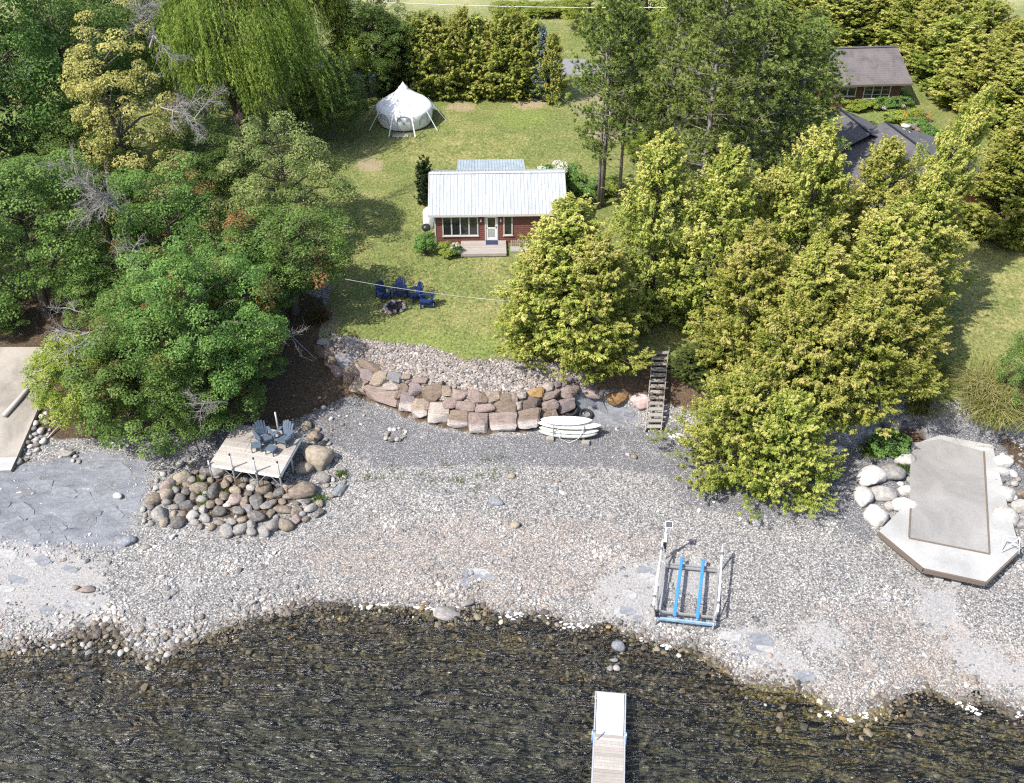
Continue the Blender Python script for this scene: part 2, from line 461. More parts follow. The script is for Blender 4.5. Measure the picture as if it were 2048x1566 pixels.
col = mix(N, L, math_n(N, L, 'MULTIPLY', mask('rock', 2.4, .22, .62), .8), col, rk2)
# leaf litter and earth, also painted shade between wall blocks and heaped boulders
li = ramp(N, L, nC.outputs[0], [(0.3, (0.022, 0.017, 0.012)), (0.5, (0.075, 0.055, 0.038)), (0.62, (0.13, 0.082, 0.046)), (0.75, (0.22, 0.115, 0.055))])
col = mix(N, L, mask('litter', .8), col, li.outputs[0])
# mown grass: dry and lush patches, thatch between the blades
mg = N.new('ShaderNodeMapping'); mg.inputs['Scale'].default_value = (1.0, 0.6, 1.0); L.new(tc, mg.inputs[0])
nG = noise(N, L, 6.5, 5, 0.85, mg.outputs[0])
g0 = ramp(N, L, nG.outputs[0], [(0.33, (0.040, 0.056, 0.014)), (0.46, (0.105, 0.135, 0.036)), (0.56, (0.175, 0.198, 0.062)), (0.68, (0.31, 0.305, 0.13))])
gdry = ramp(N, L, nG.outputs[0], [(0.33, (0.12, 0.105, 0.035)), (0.5, (0.285, 0.255, 0.10)), (0.67, (0.46, 0.41, 0.20))])
glush = ramp(N, L, nG.outputs[0], [(0.33, (0.060, 0.095, 0.018)), (0.5, (0.160, 0.220, 0.048)), (0.67, (0.30, 0.34, 0.11))])
dryf = math_n(N, L, 'MULTIPLY', math_n(N, L, 'ADD', mask('dry', 1.4, .3, .9), ramp(N, L, nA.outputs[0], [(0.48, (0, 0, 0)), (0.72, (.6, .6, .6))]).outputs[0]), 0.8, True)
g1 = mix(N, L, dryf, g0.outputs[0], gdry.outputs[0])
g2 = mix(N, L, math_n(N, L, 'MULTIPLY', mask('lush', 1.8, .3, 1.0), .5), g1, glush.outputs[0])
brn = ramp(N, L, nC.outputs[0], [(0.56, (0, 0, 0)), (0.70, (.75, .75, .75))])
g2 = mix(N, L, math_n(N, L, 'MULTIPLY', brn.outputs[0], ramp(N, L, nB.outputs[0], [(.42, (0.15, 0.15, 0.15)), (.6, (1, 1, 1))]).outputs[0]), g2, (0.17, 0.11, 0.055))
g3 = mix(N, L, math_n(N, L, 'MULTIPLY', mask('bare', 2.2, .35, 1.1), .75), g2, ramp(N, L, nC.outputs[0], [(0.3, (0.22, 0.16, 0.11)), (0.7, (0.42, 0.32, 0.23))]).outputs[0])
col = mix(N, L, mask('grass', .8), col, g3)
fld = ramp(N, L, nA.outputs[0], [(0.3, (0.28, 0.30, 0.13)), (0.5, (0.46, 0.42, 0.26)), (0.7, (0.34, 0.38, 0.16))])
col = mix(N, L, attr('far'), col, fld.outputs[0])
# lake bed: algae-brown stones, pale ones here and there
vb = N.new('ShaderNodeTexVoronoi'); vb.inputs['Scale'].default_value = 7.0; L.new(wob.outputs[0], vb.inputs['Vector'])
sb = N.new('ShaderNodeSeparateColor'); L.new(vb.outputs['Color'], sb.inputs[0])
bd = ramp(N, L, sb.outputs[0], [(0.0, (0.022, 0.018, 0.012)), (0.4, (0.095, 0.080, 0.055)), (0.75, (0.18, 0.150, 0.098)), (0.92, (0.29, 0.25, 0.18)), (1.0, (0.46, 0.42, 0.35))])
bd = mix(N, L, 0.8, bd.outputs[0], ramp(N, L, vb.outputs['Distance'], [(0.2, (1, 1, 1)), (0.6, (0.3, 0.3, 0.3))]).outputs[0], 'MULTIPLY')
wd = ramp(N, L, nC.outputs[0], [(0.38, (0.025, 0.023, 0.010)), (0.5, (0.12, 0.10, 0.04)), (0.62, (0.30, 0.26, 0.12))])
bd = mix(N, L, mask('weed', 1.5, .35, .8), bd, wd.outputs[0])
bd = mix(N, L, math_n(N, L, 'MULTIPLY', mask('deep', .9, .1, 1.1), .6), bd, ramp(N, L, nB.outputs[0], [(.35, (.055, .058, .045)), (.65, (.125, .122, .095))]).outputs[0])  # silt tone painted in with depth, standing in for the water's scattering veil
col = mix(N, L, mask('bed', .5), col, bd)
L.new(col, B.inputs['Base Color'])
B.inputs['Roughness'].default_value = 0.9; B.inputs['Specular IOR Level'].default_value = 0.2
bump(N, L, nC.outputs[0], 0.55, 0.10, B)
flat = lambda a: a.ravel()
gme = np_mesh('ground', np.stack([GX, GY, GZ], -1).reshape(-1, 3), F, gm, smooth=True,
              attrs=dict(grass=flat(a_grass), litter=flat(a_lit), bare=flat(a_bare), dry=flat(a_dry), lush=flat(a_lush), gravel=flat(a_grav), shale=flat(a_shale),
                         rock=flat(a_rock), bed=flat(a_bed), far=flat(a_far), pink=flat(a_pink), deep=flat(a_deep), weed=flat(a_weed)))
tag(link('ground', gme), kind='structure')

# ------------------------------------------------------------------ the lake: a body of clear brown water over the stones
wm, N, L, B = newmat('lake_water')
N.remove(B)
tc = coords(N)
mp = N.new('ShaderNodeMapping'); mp.inputs['Rotation'].default_value = (0, 0, R(20)); mp.inputs['Scale'].default_value = (0.55, 1.7, 1.0)
L.new(tc, mp.inputs[0])
w1 = noise(N, L, 0.9, 3, 0.55, mp.outputs[0], 0.3); w2 = noise(N, L, 3.4, 5, 0.6, mp.outputs[0], 0.6)
b1 = bump(N, L, w1.outputs[0], 0.9, 1.6, None); b2 = bump(N, L, w2.outputs[0], 0.42, 0.22, None, b1)
fr = N.new('ShaderNodeFresnel'); fr.inputs['IOR'].default_value = 1.5; L.new(b2, fr.inputs['Normal'])
gl = N.new('ShaderNodeBsdfGlossy'); gl.inputs['Roughness'].default_value = 0.16; L.new(b2, gl.inputs['Normal'])
tr = N.new('ShaderNodeBsdfTransparent'); tr.inputs[0].default_value = (0.93, 0.93, 0.90, 1)
mx = N.new('ShaderNodeMixShader'); L.new(fr.outputs[0], mx.inputs[0]); L.new(tr.outputs[0], mx.inputs[1]); L.new(gl.outputs[0], mx.inputs[2])
L.new(mx.outputs[0], N['Material Output'].inputs[0])
va = N.new('ShaderNodeVolumeAbsorption'); va.inputs[0].default_value = (0.56, 0.70, 0.66, 1); va.inputs[1].default_value = 0.55
L.new(va.outputs[0], N['Material Output'].inputs['Volume'])
wx = np.concatenate([[-900, -300, -120], np.arange(-60, 60.1, 0.5), [120, 300, 900]]); wy = np.concatenate([[-700, -200, -60, -10], np.arange(0, 36.1, 0.5)])
WX, WY = np.meshgrid(wx, wy)
WZ = 0.012 * np.sin(WX * 1.1 + WY * 2.6) + 0.01 * np.sin(WX * .6 - WY * 1.7 + 1)
nn = WX.size; ny2, nx2 = WX.shape
i2 = np.arange(nn).reshape(ny2, nx2)
top = np.stack([i2[:-1, :-1], i2[:-1, 1:], i2[1:, 1:], i2[1:, :-1]], -1).reshape(-1, 4)
bot = top[:, ::-1] + nn
per = np.concatenate([i2[0, :], i2[1:, -1], i2[-1, -2::-1], i2[-2:0:-1, 0]])
nxt = np.roll(per, -1)
side = np.stack([per, per + nn, nxt + nn, nxt], -1)
wv = np.concatenate([np.stack([WX, WY, WZ], -1).reshape(-1, 3), np.stack([WX, WY, np.full(WX.shape, -3.0)], -1).reshape(-1, 3)])
tag(link('lake_water', np_mesh('lake_water', wv, np.concatenate([top, bot, side]), wm, smooth=False)), kind='structure')

# foam where small waves break on the stones
fm = plain('foam', (0.8, 0.81, 0.82), 0.7, 0.1, 30)
fb = MB()
for (px, py, wpx) in [(720, 1212, 10), (770, 1208, 12), (850, 1213, 16), (868, 1219, 14), (925, 1208, 14), (1015, 1232, 26), (1040, 1230, 14), (1090, 1230, 16), (1135, 1250, 26),
                      (1160, 1254, 26), (1275, 1272, 10), (1335, 1296, 10), (1665, 1430, 20), (1725, 1428, 18), (1700, 1440, 14), (1925, 1410, 22), (1950, 1420, 14), (2030, 1430, 26),
                      (100, 1290, 14), (280, 1285, 12), (320, 1210, 5)]:
    p = at(px, py, 0.02); s_ = scale_at(p)
    for k in range(9):
        c = p + Vector((random.gauss(0, wpx / s_ * .5), random.gauss(0, .10), random.uniform(.005, .03)))
        r0 = random.uniform(.015, .075); n = 9; ph = random.random() * 6
        ring = [(c.x + r0 * 1.6 * math.cos(t * 2 * math.pi / n) * random.uniform(.6, 1.2), c.y + r0 * .8 * math.sin(t * 2 * math.pi / n) * random.uniform(.6, 1.2)) for t in range(n)]
        fb.prism(ring, 0.004, c.z)
tag(fb.build('foam', fm), 'white foam where ripples break along the stony waterline', 'foam', kind='stuff')

# ------------------------------------------------------------------ road beyond the hedge
rm = plain('asphalt_pale', (0.20, 0.20, 0.21), 0.9, 0.1, 3, bmp=.2)
rb = MB()
xx = np.linspace(-60, 11.5, 40)
for i in range(39):
    def rp(x, o):
        y = 89.5 + 0.02 * x + o
        return (x, y, gz(x, y) + 0.06)
    rb.add([rp(xx[i], -2), rp(xx[i + 1], -2), rp(xx[i + 1], 2), rp(xx[i], 2)], [(0, 1, 2, 3)])
tag(rb.build('road', rm), kind='structure')

# ================================================================== stones
def ico(sub):
    bm = bmesh.new(); bmesh.ops.create_icosphere(bm, subdivisions=sub, radius=1.0)
    v = np.array([x.co[:] for x in bm.verts]); f = np.array([[y.index for y in x.verts] for x in bm.faces]); bm.free()
    return v, f
ICO = {k: ico(k) for k in (1, 2, 3)}
def vnoise(v, seed, freq):
    r = np.random.default_rng(seed)
    out = np.zeros(len(v))
    for k in range(5):
        d = r.normal(size=3); d /= np.linalg.norm(d)
        out += np.sin(v @ d * freq * (1 + .5 * k) + r.uniform(0, 6.28)) / (1 + .6 * k)
    return out / 2.2
def rock_shape(seed, sub=2, rough=0.14, cuts=5, flat=0.0):
    v, f = ICO[sub]; r = np.random.default_rng(seed)
    q = v * (1 + rough * vnoise(v, seed, 2.2) + rough * .35 * vnoise(v, seed + 7, 6.0))[:, None]
    for _ in range(cuts):                        # broken faces
        d = r.normal(size=3); d /= np.linalg.norm(d); h = r.uniform(.62, .9)
        over = np.maximum(q @ d - h, 0)
        q = q - over[:, None] * d * .85
    return q, f
def scatter(name, P, SZ, COL, mat, sub=1, seeds=10, flat=(0.45, 0.8), seed0=50):
    """one mesh of many stones; P (n,3) centres, SZ (n,) radii"""
    r = np.random.default_rng(seed0)
    Vs, Fs, Cs = [], [], []
    base = 0
    pick = r.integers(0, seeds, len(P))
    for k in range(seeds):
        q, f = rock_shape(seed0 + k, sub, 0.2, 4)
        m = np.where(pick == k)[0]
        if not len(m): continue
        n = len(m)
        a = r.uniform(0, 6.283, n); ca, sa = np.cos(a), np.sin(a)
        sx = SZ[m] * r.uniform(.85, 1.4, n); sy = SZ[m] * r.uniform(.7, 1.0, n); sz = SZ[m] * r.uniform(*flat, n)
        x = q[None, :, 0] * sx[:, None]; y = q[None, :, 1] * sy[:, None]; z = q[None, :, 2] * sz[:, None]
        t = r.normal(0, .25, n)[:, None]
        z = z + x * t
        X = x * ca[:, None] - y * sa[:, None] + P[m, 0:1]; Y = x * sa[:, None] + y * ca[:, None] + P[m, 1:2]; Z = z + P[m, 2:3]
        Vs.append(np.stack([X, Y, Z], -1).reshape(-1, 3))
        Fs.append((f[None] + (np.arange(n) * len(q))[:, None, None] + base).reshape(-1, 3))
        Cs.append(np.repeat(COL[m], len(q), 0))
        base += n * len(q)
    return np_mesh(name, np.concatenate(Vs), np.concatenate(Fs), mat, np.concatenate(Cs), smooth=False)

stone_mat = colmat('beach_stone', 0.85, 0.35, 25.0, 0.3)
PAL = np.array([(.50, .48, .46), (.60, .58, .55), (.42, .40, .39), (.30, .30, .31), (.50, .44, .38), (.46, .36, .31), (.20, .20, .22), (.55, .50, .43), (.36, .37, .40), (.68, .66, .62)])
def beach_points(n, x0, x1, y0, y1):
    x = RNG.uniform(x0, x1, n); y = RNG.uniform(y0, y1, n)
    return x, y
n = 190000
x, y = beach_points(n, -27, 27, 21, 43)
z = hgt(x, y); px, py = proj(x, y, z)
sy_ = np.interp(x, *SHORE); fy_ = np.interp(x, *FOOT)
dens = np.where((y > sy_ - 0.25) & (y < fy_ - 0.2), 1.0, 0.0)
inP = lambda polys: np.any([inpoly(px + RNG.normal(0, 24, n), py + RNG.normal(0, 14, n), p) for p in polys], axis=0)
patch = .5 + .5 * np.sin(x * .8 + 2 * np.sin(y * .7)) * np.sin(y * 1.3 + x * .3)
HEAPP = [[(400, 925), (470, 925), (560, 945), (640, 990), (640, 1025), (560, 1050), (520, 1065), (430, 1055), (330, 1045), (300, 1010), (330, 960)]]
dens *= np.where(inP(HEAPP), .25, 1.0)
dens *= np.where(inP(GRAVEL), 0.055, 1.0) * np.where(inP(SHALE), 0.06, 1.0) * np.where(inP(BEDROCK), .03 + .16 * (np.sin(x * 2.1 + y + 2 * np.sin(y * 1.3)) * np.sin(y * 2.7 - x) > -.1) * 1.6, 1.0)
band = .5 + .5 * np.sin((y - sy_) * 1.5 + 1.2 * np.sin(x * .35) + .5)
dens *= np.clip(.12 + .45 * patch * band + .45 * band + np.clip(1 - (y - sy_) / 1.6, 0, 1) * .5, 0, 1)
vis = (px > -60) & (px < 2110) & (py < 1620)
keep = (RNG.uniform(0, 1, n) < dens * .62) & vis
x, y, z, px, py, sy_ = (a[keep] for a in (x, y, z, px, py, sy_))
n = len(x)
near = np.clip(1 - (y - sy_) / 2.2, 0, 1)
left = np.clip((700 - px) / 500, 0, 1)
sz = np.exp(RNG.normal(math.log(.034), .5, n)) * (1.1 - .3 * np.clip((y - sy_) / 9, 0, 1)) * (1 + .55 * near * (0.4 + left) + .25 * left)
sz = np.clip(sz, .022, .17)
ci = RNG.choice(len(PAL), n, p=[.2, .16, .14, .09, .1, .07, .05, .08, .07, .04])
cc = PAL[ci] * RNG.uniform(.50, 1.02, (n, 1)) * np.array([.97, 1.0, 1.02]) * (.86 + .16 * np.sin((y - sy_) * 1.5 + 1.2 * np.sin(x * .35) + .5))[:, None]
big = np.sin(x * .9 + 1.7 * np.sin(y * .8 + .3)) * np.sin(y * 1.25 + 1.4 * np.sin(x * .55)) + .5 * np.sin(x * 2.3 - y * 1.1 + 2 * np.sin(y * 1.9))
cc = cc * np.clip(1.0 + .26 * big, .6, 1.45)[:, None]
sz_k = np.clip(1 + .28 * np.sin(x * 1.1 + y * .6 + 2 * np.sin(x * .4)), .65, 1.35)
sz = sz * sz_k
pk = (.4 * np.clip(ell(px, py, 1000, 1130, 420, 90) * .5 + ell(px, py, 1800, 1320, 300, 120) * .45, 0, 1) * np.clip(.5 + .9 * np.sin(x * 1.3 + np.sin(y * 1.9)) * np.sin(y * 1.6 - x * .4), 0, 1.2))[:, None]
cc = cc * (1 - pk * .5) + pk * .5 * np.array([.46, .37, .31])
cc = cc * (1 - near[:, None] * np.array([.10, .16, .22]))
wet = np.clip(1.25 - (y - sy_ + RNG.normal(0, .12, n)) / 0.6, 0, 1)[:, None]
cc = cc * (1 - wet) + wet * (cc * .32 + np.array([.03, .022, .012]))
cob = link('shingle_stones', scatter('shingle_stones', np.stack([x, y, z + sz * .12], -1), sz, cc, stone_mat, 1, 12))
tag(cob, 'pale grey and fawn cobbles and shingle covering the beach', 'cobbles', kind='stuff')
NCOB = n
# stones on the lake bed, coated with brown algae
n = 26000
x, y = beach_points(n, -24, 24, 20.5, 34)
sy_ = np.interp(x, *SHORE); z = hgt(x, y); px, py = proj(x, y, z)
keep = (y < sy_ - .05) & (px > -60) & (px < 2110) & (RNG.uniform(0, 1, n) < np.clip(1.1 - (sy_ - y) / 6, .16, 1))
x, y, z = x[keep], y[keep], z[keep]; n = len(x)
sz = np.clip(np.exp(RNG.normal(math.log(.06), .45, n)), .025, .26)
cc = np.array([(.10, .082, .054), (.155, .13, .085), (.06, .055, .042), (.22, .185, .125), (.27, .18, .08), (.40, .37, .30)])[RNG.choice(6, n, p=[.34, .28, .2, .11, .04, .03])] * RNG.uniform(.7, 1.2, (n, 1))
tag(link('lake_bed_stones', scatter('lake_bed_stones', np.stack([x, y, z + sz * .2], -1), sz, cc, stone_mat, 1, 8, seed0=90)),
    'brown algae coated stones under the shallow water', 'lake bed', kind='stuff')

# ------------------------------------------------------------------ boulders, one object each
bould_mat = colmat('boulder', 0.9, 0.65, 2.6, 0.9, 0.4, 0.16)
ROCKS = {}
def rock_mesh(seed, colr, sub=2, cuts=9):
    key = (seed, colr, sub)
    if key not in ROCKS:
        q, f = rock_shape(seed, sub, 0.17, cuts)
        q = q * (1 + .035 * vnoise(q, seed + 31, 11) + .025 * vnoise(q, seed + 41, 23))[:, None]
        ROCKS[key] = np_mesh('boulder', q, f, bould_mat, np.tile(np.array(colr), (len(q), 1)), smooth=True)
    return ROCKS[key]
BC = dict(tan=(.28, .24, .19), grey=(.26, .25, .245), brown=(.20, .165, .135), pale=(.39, .375, .355), white=(.52, .51, .50), pink=(.28, .225, .21), dark=(.13, .125, .125),
          blue=(.20, .22, .25), rust=(.30, .17, .07), rose=(.47, .34, .33), green=(.20, .22, .19))
def boulder(px, py, wpx, hpx, colr, rot=0.0, label=None, group=None, name='boulder', cat='boulder', lift=0.0, seed=None):
    p = ground(px, py + hpx * 0.35)
    s_ = scale_at(p)
    gr = 1.2 if px > 1700 and wpx > 18 else 1.05
    w_ = wpx / s_ / 2 * gr
    h_ = hpx / s_ / 2 * gr
    sd_ = seed if seed is not None else random.randrange(24)
    o = link(name, rock_mesh(sd_, BC[colr], 3 if wpx > 24 else 2), None)
    zz = max(min(h_, w_) * .78, .05)
    o.scale = (w_, max(h_ * .95, w_ * .55), zz)
    o.rotation_euler = (random.uniform(-.12, .12), random.uniform(-.12, .12), rot + (math.pi if random.random() < .5 else 0))
    o.location = (p.x, p.y + h_ * .2, p.z + zz * .45 + lift)
    tag(o, label, cat, group)
    return o
# ================================================================== retaining wall of quarried blocks
wall_mat, N, L, B = newmat('quarry_stone')
a = N.new('ShaderNodeAttribute'); a.attribute_name = 'col'
tc = coords(N); oi = N.new('ShaderNodeObjectInfo')
mp = N.new('ShaderNodeMapping'); mp.inputs['Scale'].default_value = (1.2, 1.2, 7.0); L.new(tc, mp.inputs[0])
add = N.new('ShaderNodeVectorMath'); add.operation = 'ADD'; L.new(mp.outputs[0], add.inputs[0])
cmb = N.new('ShaderNodeCombineXYZ'); m10 = math_n(N, L, 'MULTIPLY', oi.outputs['Random'], 37.0)
for i in range(3): L.new(m10, cmb.inputs[i])
L.new(cmb.outputs[0], add.inputs[1])
nS = noise(N, L, 2.0, 7, 0.68, add.outputs[0], 0.8); nF = noise(N, L, 22.0, 4, 0.7, tc)
c = mix(N, L, 0.8, a.outputs['Color'], ramp(N, L, nS.outputs[0], [(0.3, (0.32, 0.28, 0.26)), (0.5, (0.9, 0.86, 0.84)), (0.7, (1.5, 1.42, 1.35))]).outputs[0], 'MULTIPLY')
L.new(c, B.inputs['Base Color']); B.inputs['Roughness'].default_value = 0.9; B.inputs['Specular IOR Level'].default_value = 0.25
bb = bump(N, L, nS.outputs[0], 0.7, 0.06, None); bump(N, L, nF.outputs[0], 0.4, 0.03, B, bb)

def block_mesh(seed, colr, bleach=False):
    bm = bmesh.new(); bmesh.ops.create_cube(bm, size=2.0)
    bmesh.ops.subdivide_edges(bm, edges=bm.edges[:], cuts=5, use_grid_fill=True)
    v = np.array([x.co[:] for x in bm.verts]); f = np.array([[y.index for y in x.verts] for x in bm.faces]); bm.free()
    r = np.random.default_rng(seed)
    v = v * np.array([1 + .10 * r.normal(), 1, 1 + .06 * r.normal()])
    L4 = np.abs(v) ** 24
    v = v / (L4.sum(1) ** (1 / 24))[:, None] * 1.02          # softened corners
    v[:, 0] *= 1 + .10 * v[:, 2] * r.normal() ; v[:, 2] *= 1 + .12 * v[:, 0] * r.normal()
    v = v * (1 + .07 * vnoise(v, seed, 2.6) + .04 * vnoise(v, seed + 3, 7) + .025 * vnoise(v, seed + 9, 17))[:, None]
    for _ in range(7):                                       # split faces and knocked-off corners
        d = r.normal(size=3); d[1] -= .6; d /= np.linalg.norm(d)
        v = v - np.maximum(v @ d - r.uniform(1.0, 1.28), 0)[:, None] * d
    base = np.tile(np.array(colr), (len(v), 1))
    if bleach:                                               # high-water bleaching on the lowest course
        k = np.clip((-v[:, 2] - .05) * 3, 0, 1)[:, None]
        base = base * (1 - k) + np.array([.40, .375, .36]) * k
    return np_mesh('stone', v, f, wall_mat, base, smooth=False)
WC = dict(rose=(.265, .215, .195), brown=(.195, .155, .125), plum=(.215, .185, .19), slate=(.215, .22, .235), tan=(.285, .24, .19), pale=(.36, .325, .295), orange=(.34, .225, .10), dark=(.14, .115, .10))
wall_root = thing('retaining_wall', ground(960, 870), 'curved retaining wall of stacked pinkish quarry blocks at the edge of the lawn', 'wall')
WALLST = [(653, 687, 25, 14, 10, 'pale', 0), (664, 701, 24, 13, 25, 'rose', 0), (650, 708, 46, 15, 42, 'brown', 0), (693, 728, 34, 28, 10, 'slate', 0), (680, 748, 22, 18, 40, 'rose', 0),
    (703, 757, 22, 28, 20, 'brown', 0), (746, 739, 38, 15, 24, 'brown', 0), (741, 752, 28, 22, 20, 'plum', 0), (763, 762, 26, 28, 15, 'tan', 0), (724, 774, 28, 28, 25, 'tan', 0),
    (769, 793, 66, 28, 15, 'rose', 0), (791, 757, 30, 17, 15, 'slate', 0), (788, 777, 33, 16, 15, 'pale', 0), (814, 758, 17, 11, 5, 'tan', 0), (811, 780, 18, 19, 5, 'brown', 0),
    (833, 782, 26, 25, 5, 'plum', 0), (842, 766, 28, 15, 14, 'rose', 0), (816, 807, 29, 37, 8, 'plum', 1), (841, 820, 31, 37, 8, 'tan', 1), (866, 791, 40, 34, 3, 'brown', 0),
    (878, 829, 42, 38, 4, 'pale', 1), (895, 786, 22, 18, 0, 'tan', 0), (920, 795, 31, 20, 3, 'rose', 0), (903, 809, 30, 20, 6, 'rose', 0), (934, 818, 38, 20, 3, 'rose', 0),
    (948, 798, 27, 24, 3, 'rose', 0), (968, 800, 16, 21, 0, 'brown', 0), (920, 842, 40, 35, 8, 'brown', 1), (956, 849, 36, 38, 0, 'rose', 1), (987, 798, 32, 20, 0, 'tan', 0),
    (971, 820, 36, 20, 0, 'rose', 0), (1009, 817, 46, 24, 0, 'brown', 0), (1012, 800, 24, 17, 0, 'brown', 0), (1028, 799, 16, 18, 0, 'rose', 0), (1005, 847, 50, 36, 0, 'rose', 1),
    (1053, 841, 47, 36, -5, 'brown', 1), (1043, 796, 18, 13, 0, 'pale', 0), (1060, 809, 40, 24, -8, 'dark', 0), (1068, 790, 31, 17, -10, 'orange', 0), (1097, 795, 40, 19, -20, 'rose', 0),
    (1093, 778, 22, 14, -18, 'pale', 0), (1097, 814, 34, 20, -18, 'rose', 0), (1130, 765, 30, 18, -20, 'plum', 0), (1135, 787, 40, 25, -24, 'rose', 0), (1112, 772, 14, 11, -20, 'plum', 0),
    (1038, 816, 12, 18, 0, 'pale', 0), (1094, 838, 36, 28, -12, 'brown', 1), (1128, 815, 34, 24, -20, 'plum', 0), (856, 815, 14, 16, 0, 'rose', 0), (800, 793, 14, 18, 10, 'brown', 0),
    (718, 742, 24, 20, 25, 'tan', 0), (735, 765, 18, 16, 20, 'rose', 0), (667, 728, 26, 18, 40, 'brown', 0)]
for k, (px, py, wp, hp, rot, cl, bl) in enumerate(WALLST):
    p = ground(px, py)
    s_ = scale_at(p)
    o = link('stone', block_mesh(200 + k, WC[cl], bool(bl)), wall_root)
    hw = wp / s_ / 2 * (1.06 if px > 770 else 1.18)
    hz = hp / s_ / 2 * (1.08 if px > 770 else 1.2)
    o.scale = (hw, .48, hz)
    o.location = Vector((p.x, p.y + .20, p.z)) - wall_root.location
    tan_ = -R(rot) * 1.25
    slope = (gz(p.x + .4, p.y) - gz(p.x - .4, p.y)) / .8
    o.rotation_euler = (R(-34) + random.uniform(-.06, .06), random.uniform(-.05, .05), tan_)

# loose crushed stone behind the wall
rip_mat = colmat('riprap_stone', 0.9, 0.4, 20, .3)
n = 30000
x = RNG.uniform(at(640, 680, 3).x, at(1190, 750, 3).x, n); y = RNG.uniform(41.5, 48.5, n)
z = hgt(x, y); c_ = np.interp(x, *CREST); l_ = np.interp(x, *LAWN)
px, py = proj(x, y, z)
keep = (y > c_ - .35) & (y < l_ + .25 + RNG.normal(0, .12, n)) & (px > 655) & (px < 1185)
x, y, z = x[keep], y[keep], z[keep]; n = len(x)
t = np.clip((y - np.interp(x, *CREST)) / 2, 0, 1)
sz = np.clip(np.exp(RNG.normal(math.log(.062), .32, n)) * (1.35 - .5 * t), .03, .2)
cc = np.array([(.32, .285, .265), (.25, .22, .205), (.40, .365, .34), (.18, .16, .15), (.30, .245, .20)])[RNG.choice(5, n, p=[.3, .25, .2, .17, .08])] * RNG.uniform(.75, 1.12, (n, 1))
tag(link('crushed_stone', scatter('crushed_stone', np.stack([x, y, z + sz * .35], -1), sz, cc, rip_mat, 1, 10, (.5, .85), 140)),
    'loose crushed stone filling the slope behind the retaining wall', 'crushed stone', kind='stuff')

# ================================================================== boulders by name
boulder(1185, 783, 44, 32, 'pink', 0, 'plum coloured boulder half buried right of the retaining wall')
boulder(1233, 792, 46, 36, 'rust', 0, 'rust stained boulder under the hanging cedar boughs right of the retaining wall')
boulder(1283, 796, 46, 40, 'rose', 0, 'speckled pink boulder beside the foot of the beach stairs')
boulder(639, 909, 64, 60, 'tan', .2, 'largest flat topped tan boulder right of the deck platform', seed=5)
boulder(610, 932, 42, 36, 'tan', .1, 'angular tan boulder touching the right edge of the deck platform', seed=8)
boulder(598, 974, 64, 46, 'brown', 0, 'broad brown boulder at the front right leg of the platform', seed=3)
boulder(646, 953, 30, 26, 'grey', 0, 'small grey boulder right of the broad brown boulder')
boulder(630, 869, 32, 26, 'brown', 0, 'brown boulder behind the largest flat topped boulder')
boulder(614, 846, 24, 26, 'tan', 0, 'tan boulder standing at the back corner of the platform')
boulder(680, 976, 42, 18, 'blue', .9, 'long grey shale slab right of the boulder pile')
boulder(568, 1016, 38, 22, 'brown', 0, 'flat brown boulder with a wide top at the front of the pile')
boulder(992, 1001, 32, 14, 'blue', -.2, 'lone dark grey oval boulder on the open shingle', lift=.02)
boulder(255, 1080, 34, 24, 'blue', .5, 'blue grey wedge shaped boulder on the shingle below the shale')
boulder(292, 1092, 22, 15, 'grey', 0, 'low grey boulder right of the blue grey wedge boulder')
boulder(236, 990, 20, 18, 'white', 0, 'round white boulder alone on the dark shale')
boulder(173, 1176, 32, 18, 'pink', .1, 'oval pinkish boulder lying on the bare bedrock at left')
boulder(152, 1173, 14, 14, 'brown', 0, 'small brown boulder against the oval pinkish boulder')
boulder(1743, 948, 54, 46, 'white', 0, 'large pale round boulder at the top of the right hand rock group', seed=2)
boulder(1725, 988, 38, 44, 'white', 0, 'egg shaped white boulder at the left end of the right hand rock group', seed=4)
boulder(1767, 981, 50, 36, 'pale', 0, 'low pale boulder in the middle of the right hand rock group')
boulder(1752, 1024, 40, 50, 'white', .3, 'tapered white boulder at the lower tip of the right hand rock group', seed=9)
boulder(1809, 914, 36, 34, 'pale', 0, 'pale boulder at the upper left corner of the concrete slab')
boulder(1784, 941, 42, 40, 'grey', 0, 'flat grey boulder with weeds beside the concrete slab')
boulder(1811, 1007, 48, 36, 'white', 0, 'broad white boulder touching the left edge of the concrete slab', seed=7)
boulder(1812, 978, 30, 24, 'white', 0, 'white boulder wedged above the broad one at the slab edge')
boulder(1780, 1009, 22, 24, 'pale', 0, 'small pale boulder in the gap below the middle boulder')
boulder(1801, 966, 15, 14, 'white', 0, 'smallest white boulder of the right hand rock group')
boulder(1822, 959, 22, 16, 'grey', 0, 'small grey boulder on the slab edge below the weeds')
boulder(2008, 1028, 52, 46, 'pale', 0, 'big pointed boulder right of the concrete slab', seed=8)
boulder(2010, 985, 36, 34, 'white', 0, 'white boulder above the big pointed one right of the slab')
boulder(2005, 920, 38, 30, 'white', 0, 'flat white boulder at the upper right of the slab')
boulder(2003, 941, 30, 18, 'white', 0, 'low white boulder under the flat one right of the slab')
boulder(1994, 958, 28, 20, 'grey', 0, 'grey boulder between the white ones right of the slab')
boulder(2040, 1009, 36, 30, 'pale', 0, 'pale boulder at the right picture edge above the hand rail')
boulder(2044, 1046, 30, 20, 'grey', 0, 'grey boulder at the right picture edge beside the big pointed one')
boulder(2042, 984, 28, 24, 'brown', 0, 'brown boulder at the right picture edge')
boulder(1966, 896, 42, 12, 'white', 0, 'long low white boulder across the top corner of the slab')
boulder(1743, 859, 44, 28, 'blue', .2, 'blue grey slab boulder shaded below the cedars')
boulder(1782, 847, 38, 34, 'grey', .5, 'tall grey boulder leaning below the cedars')
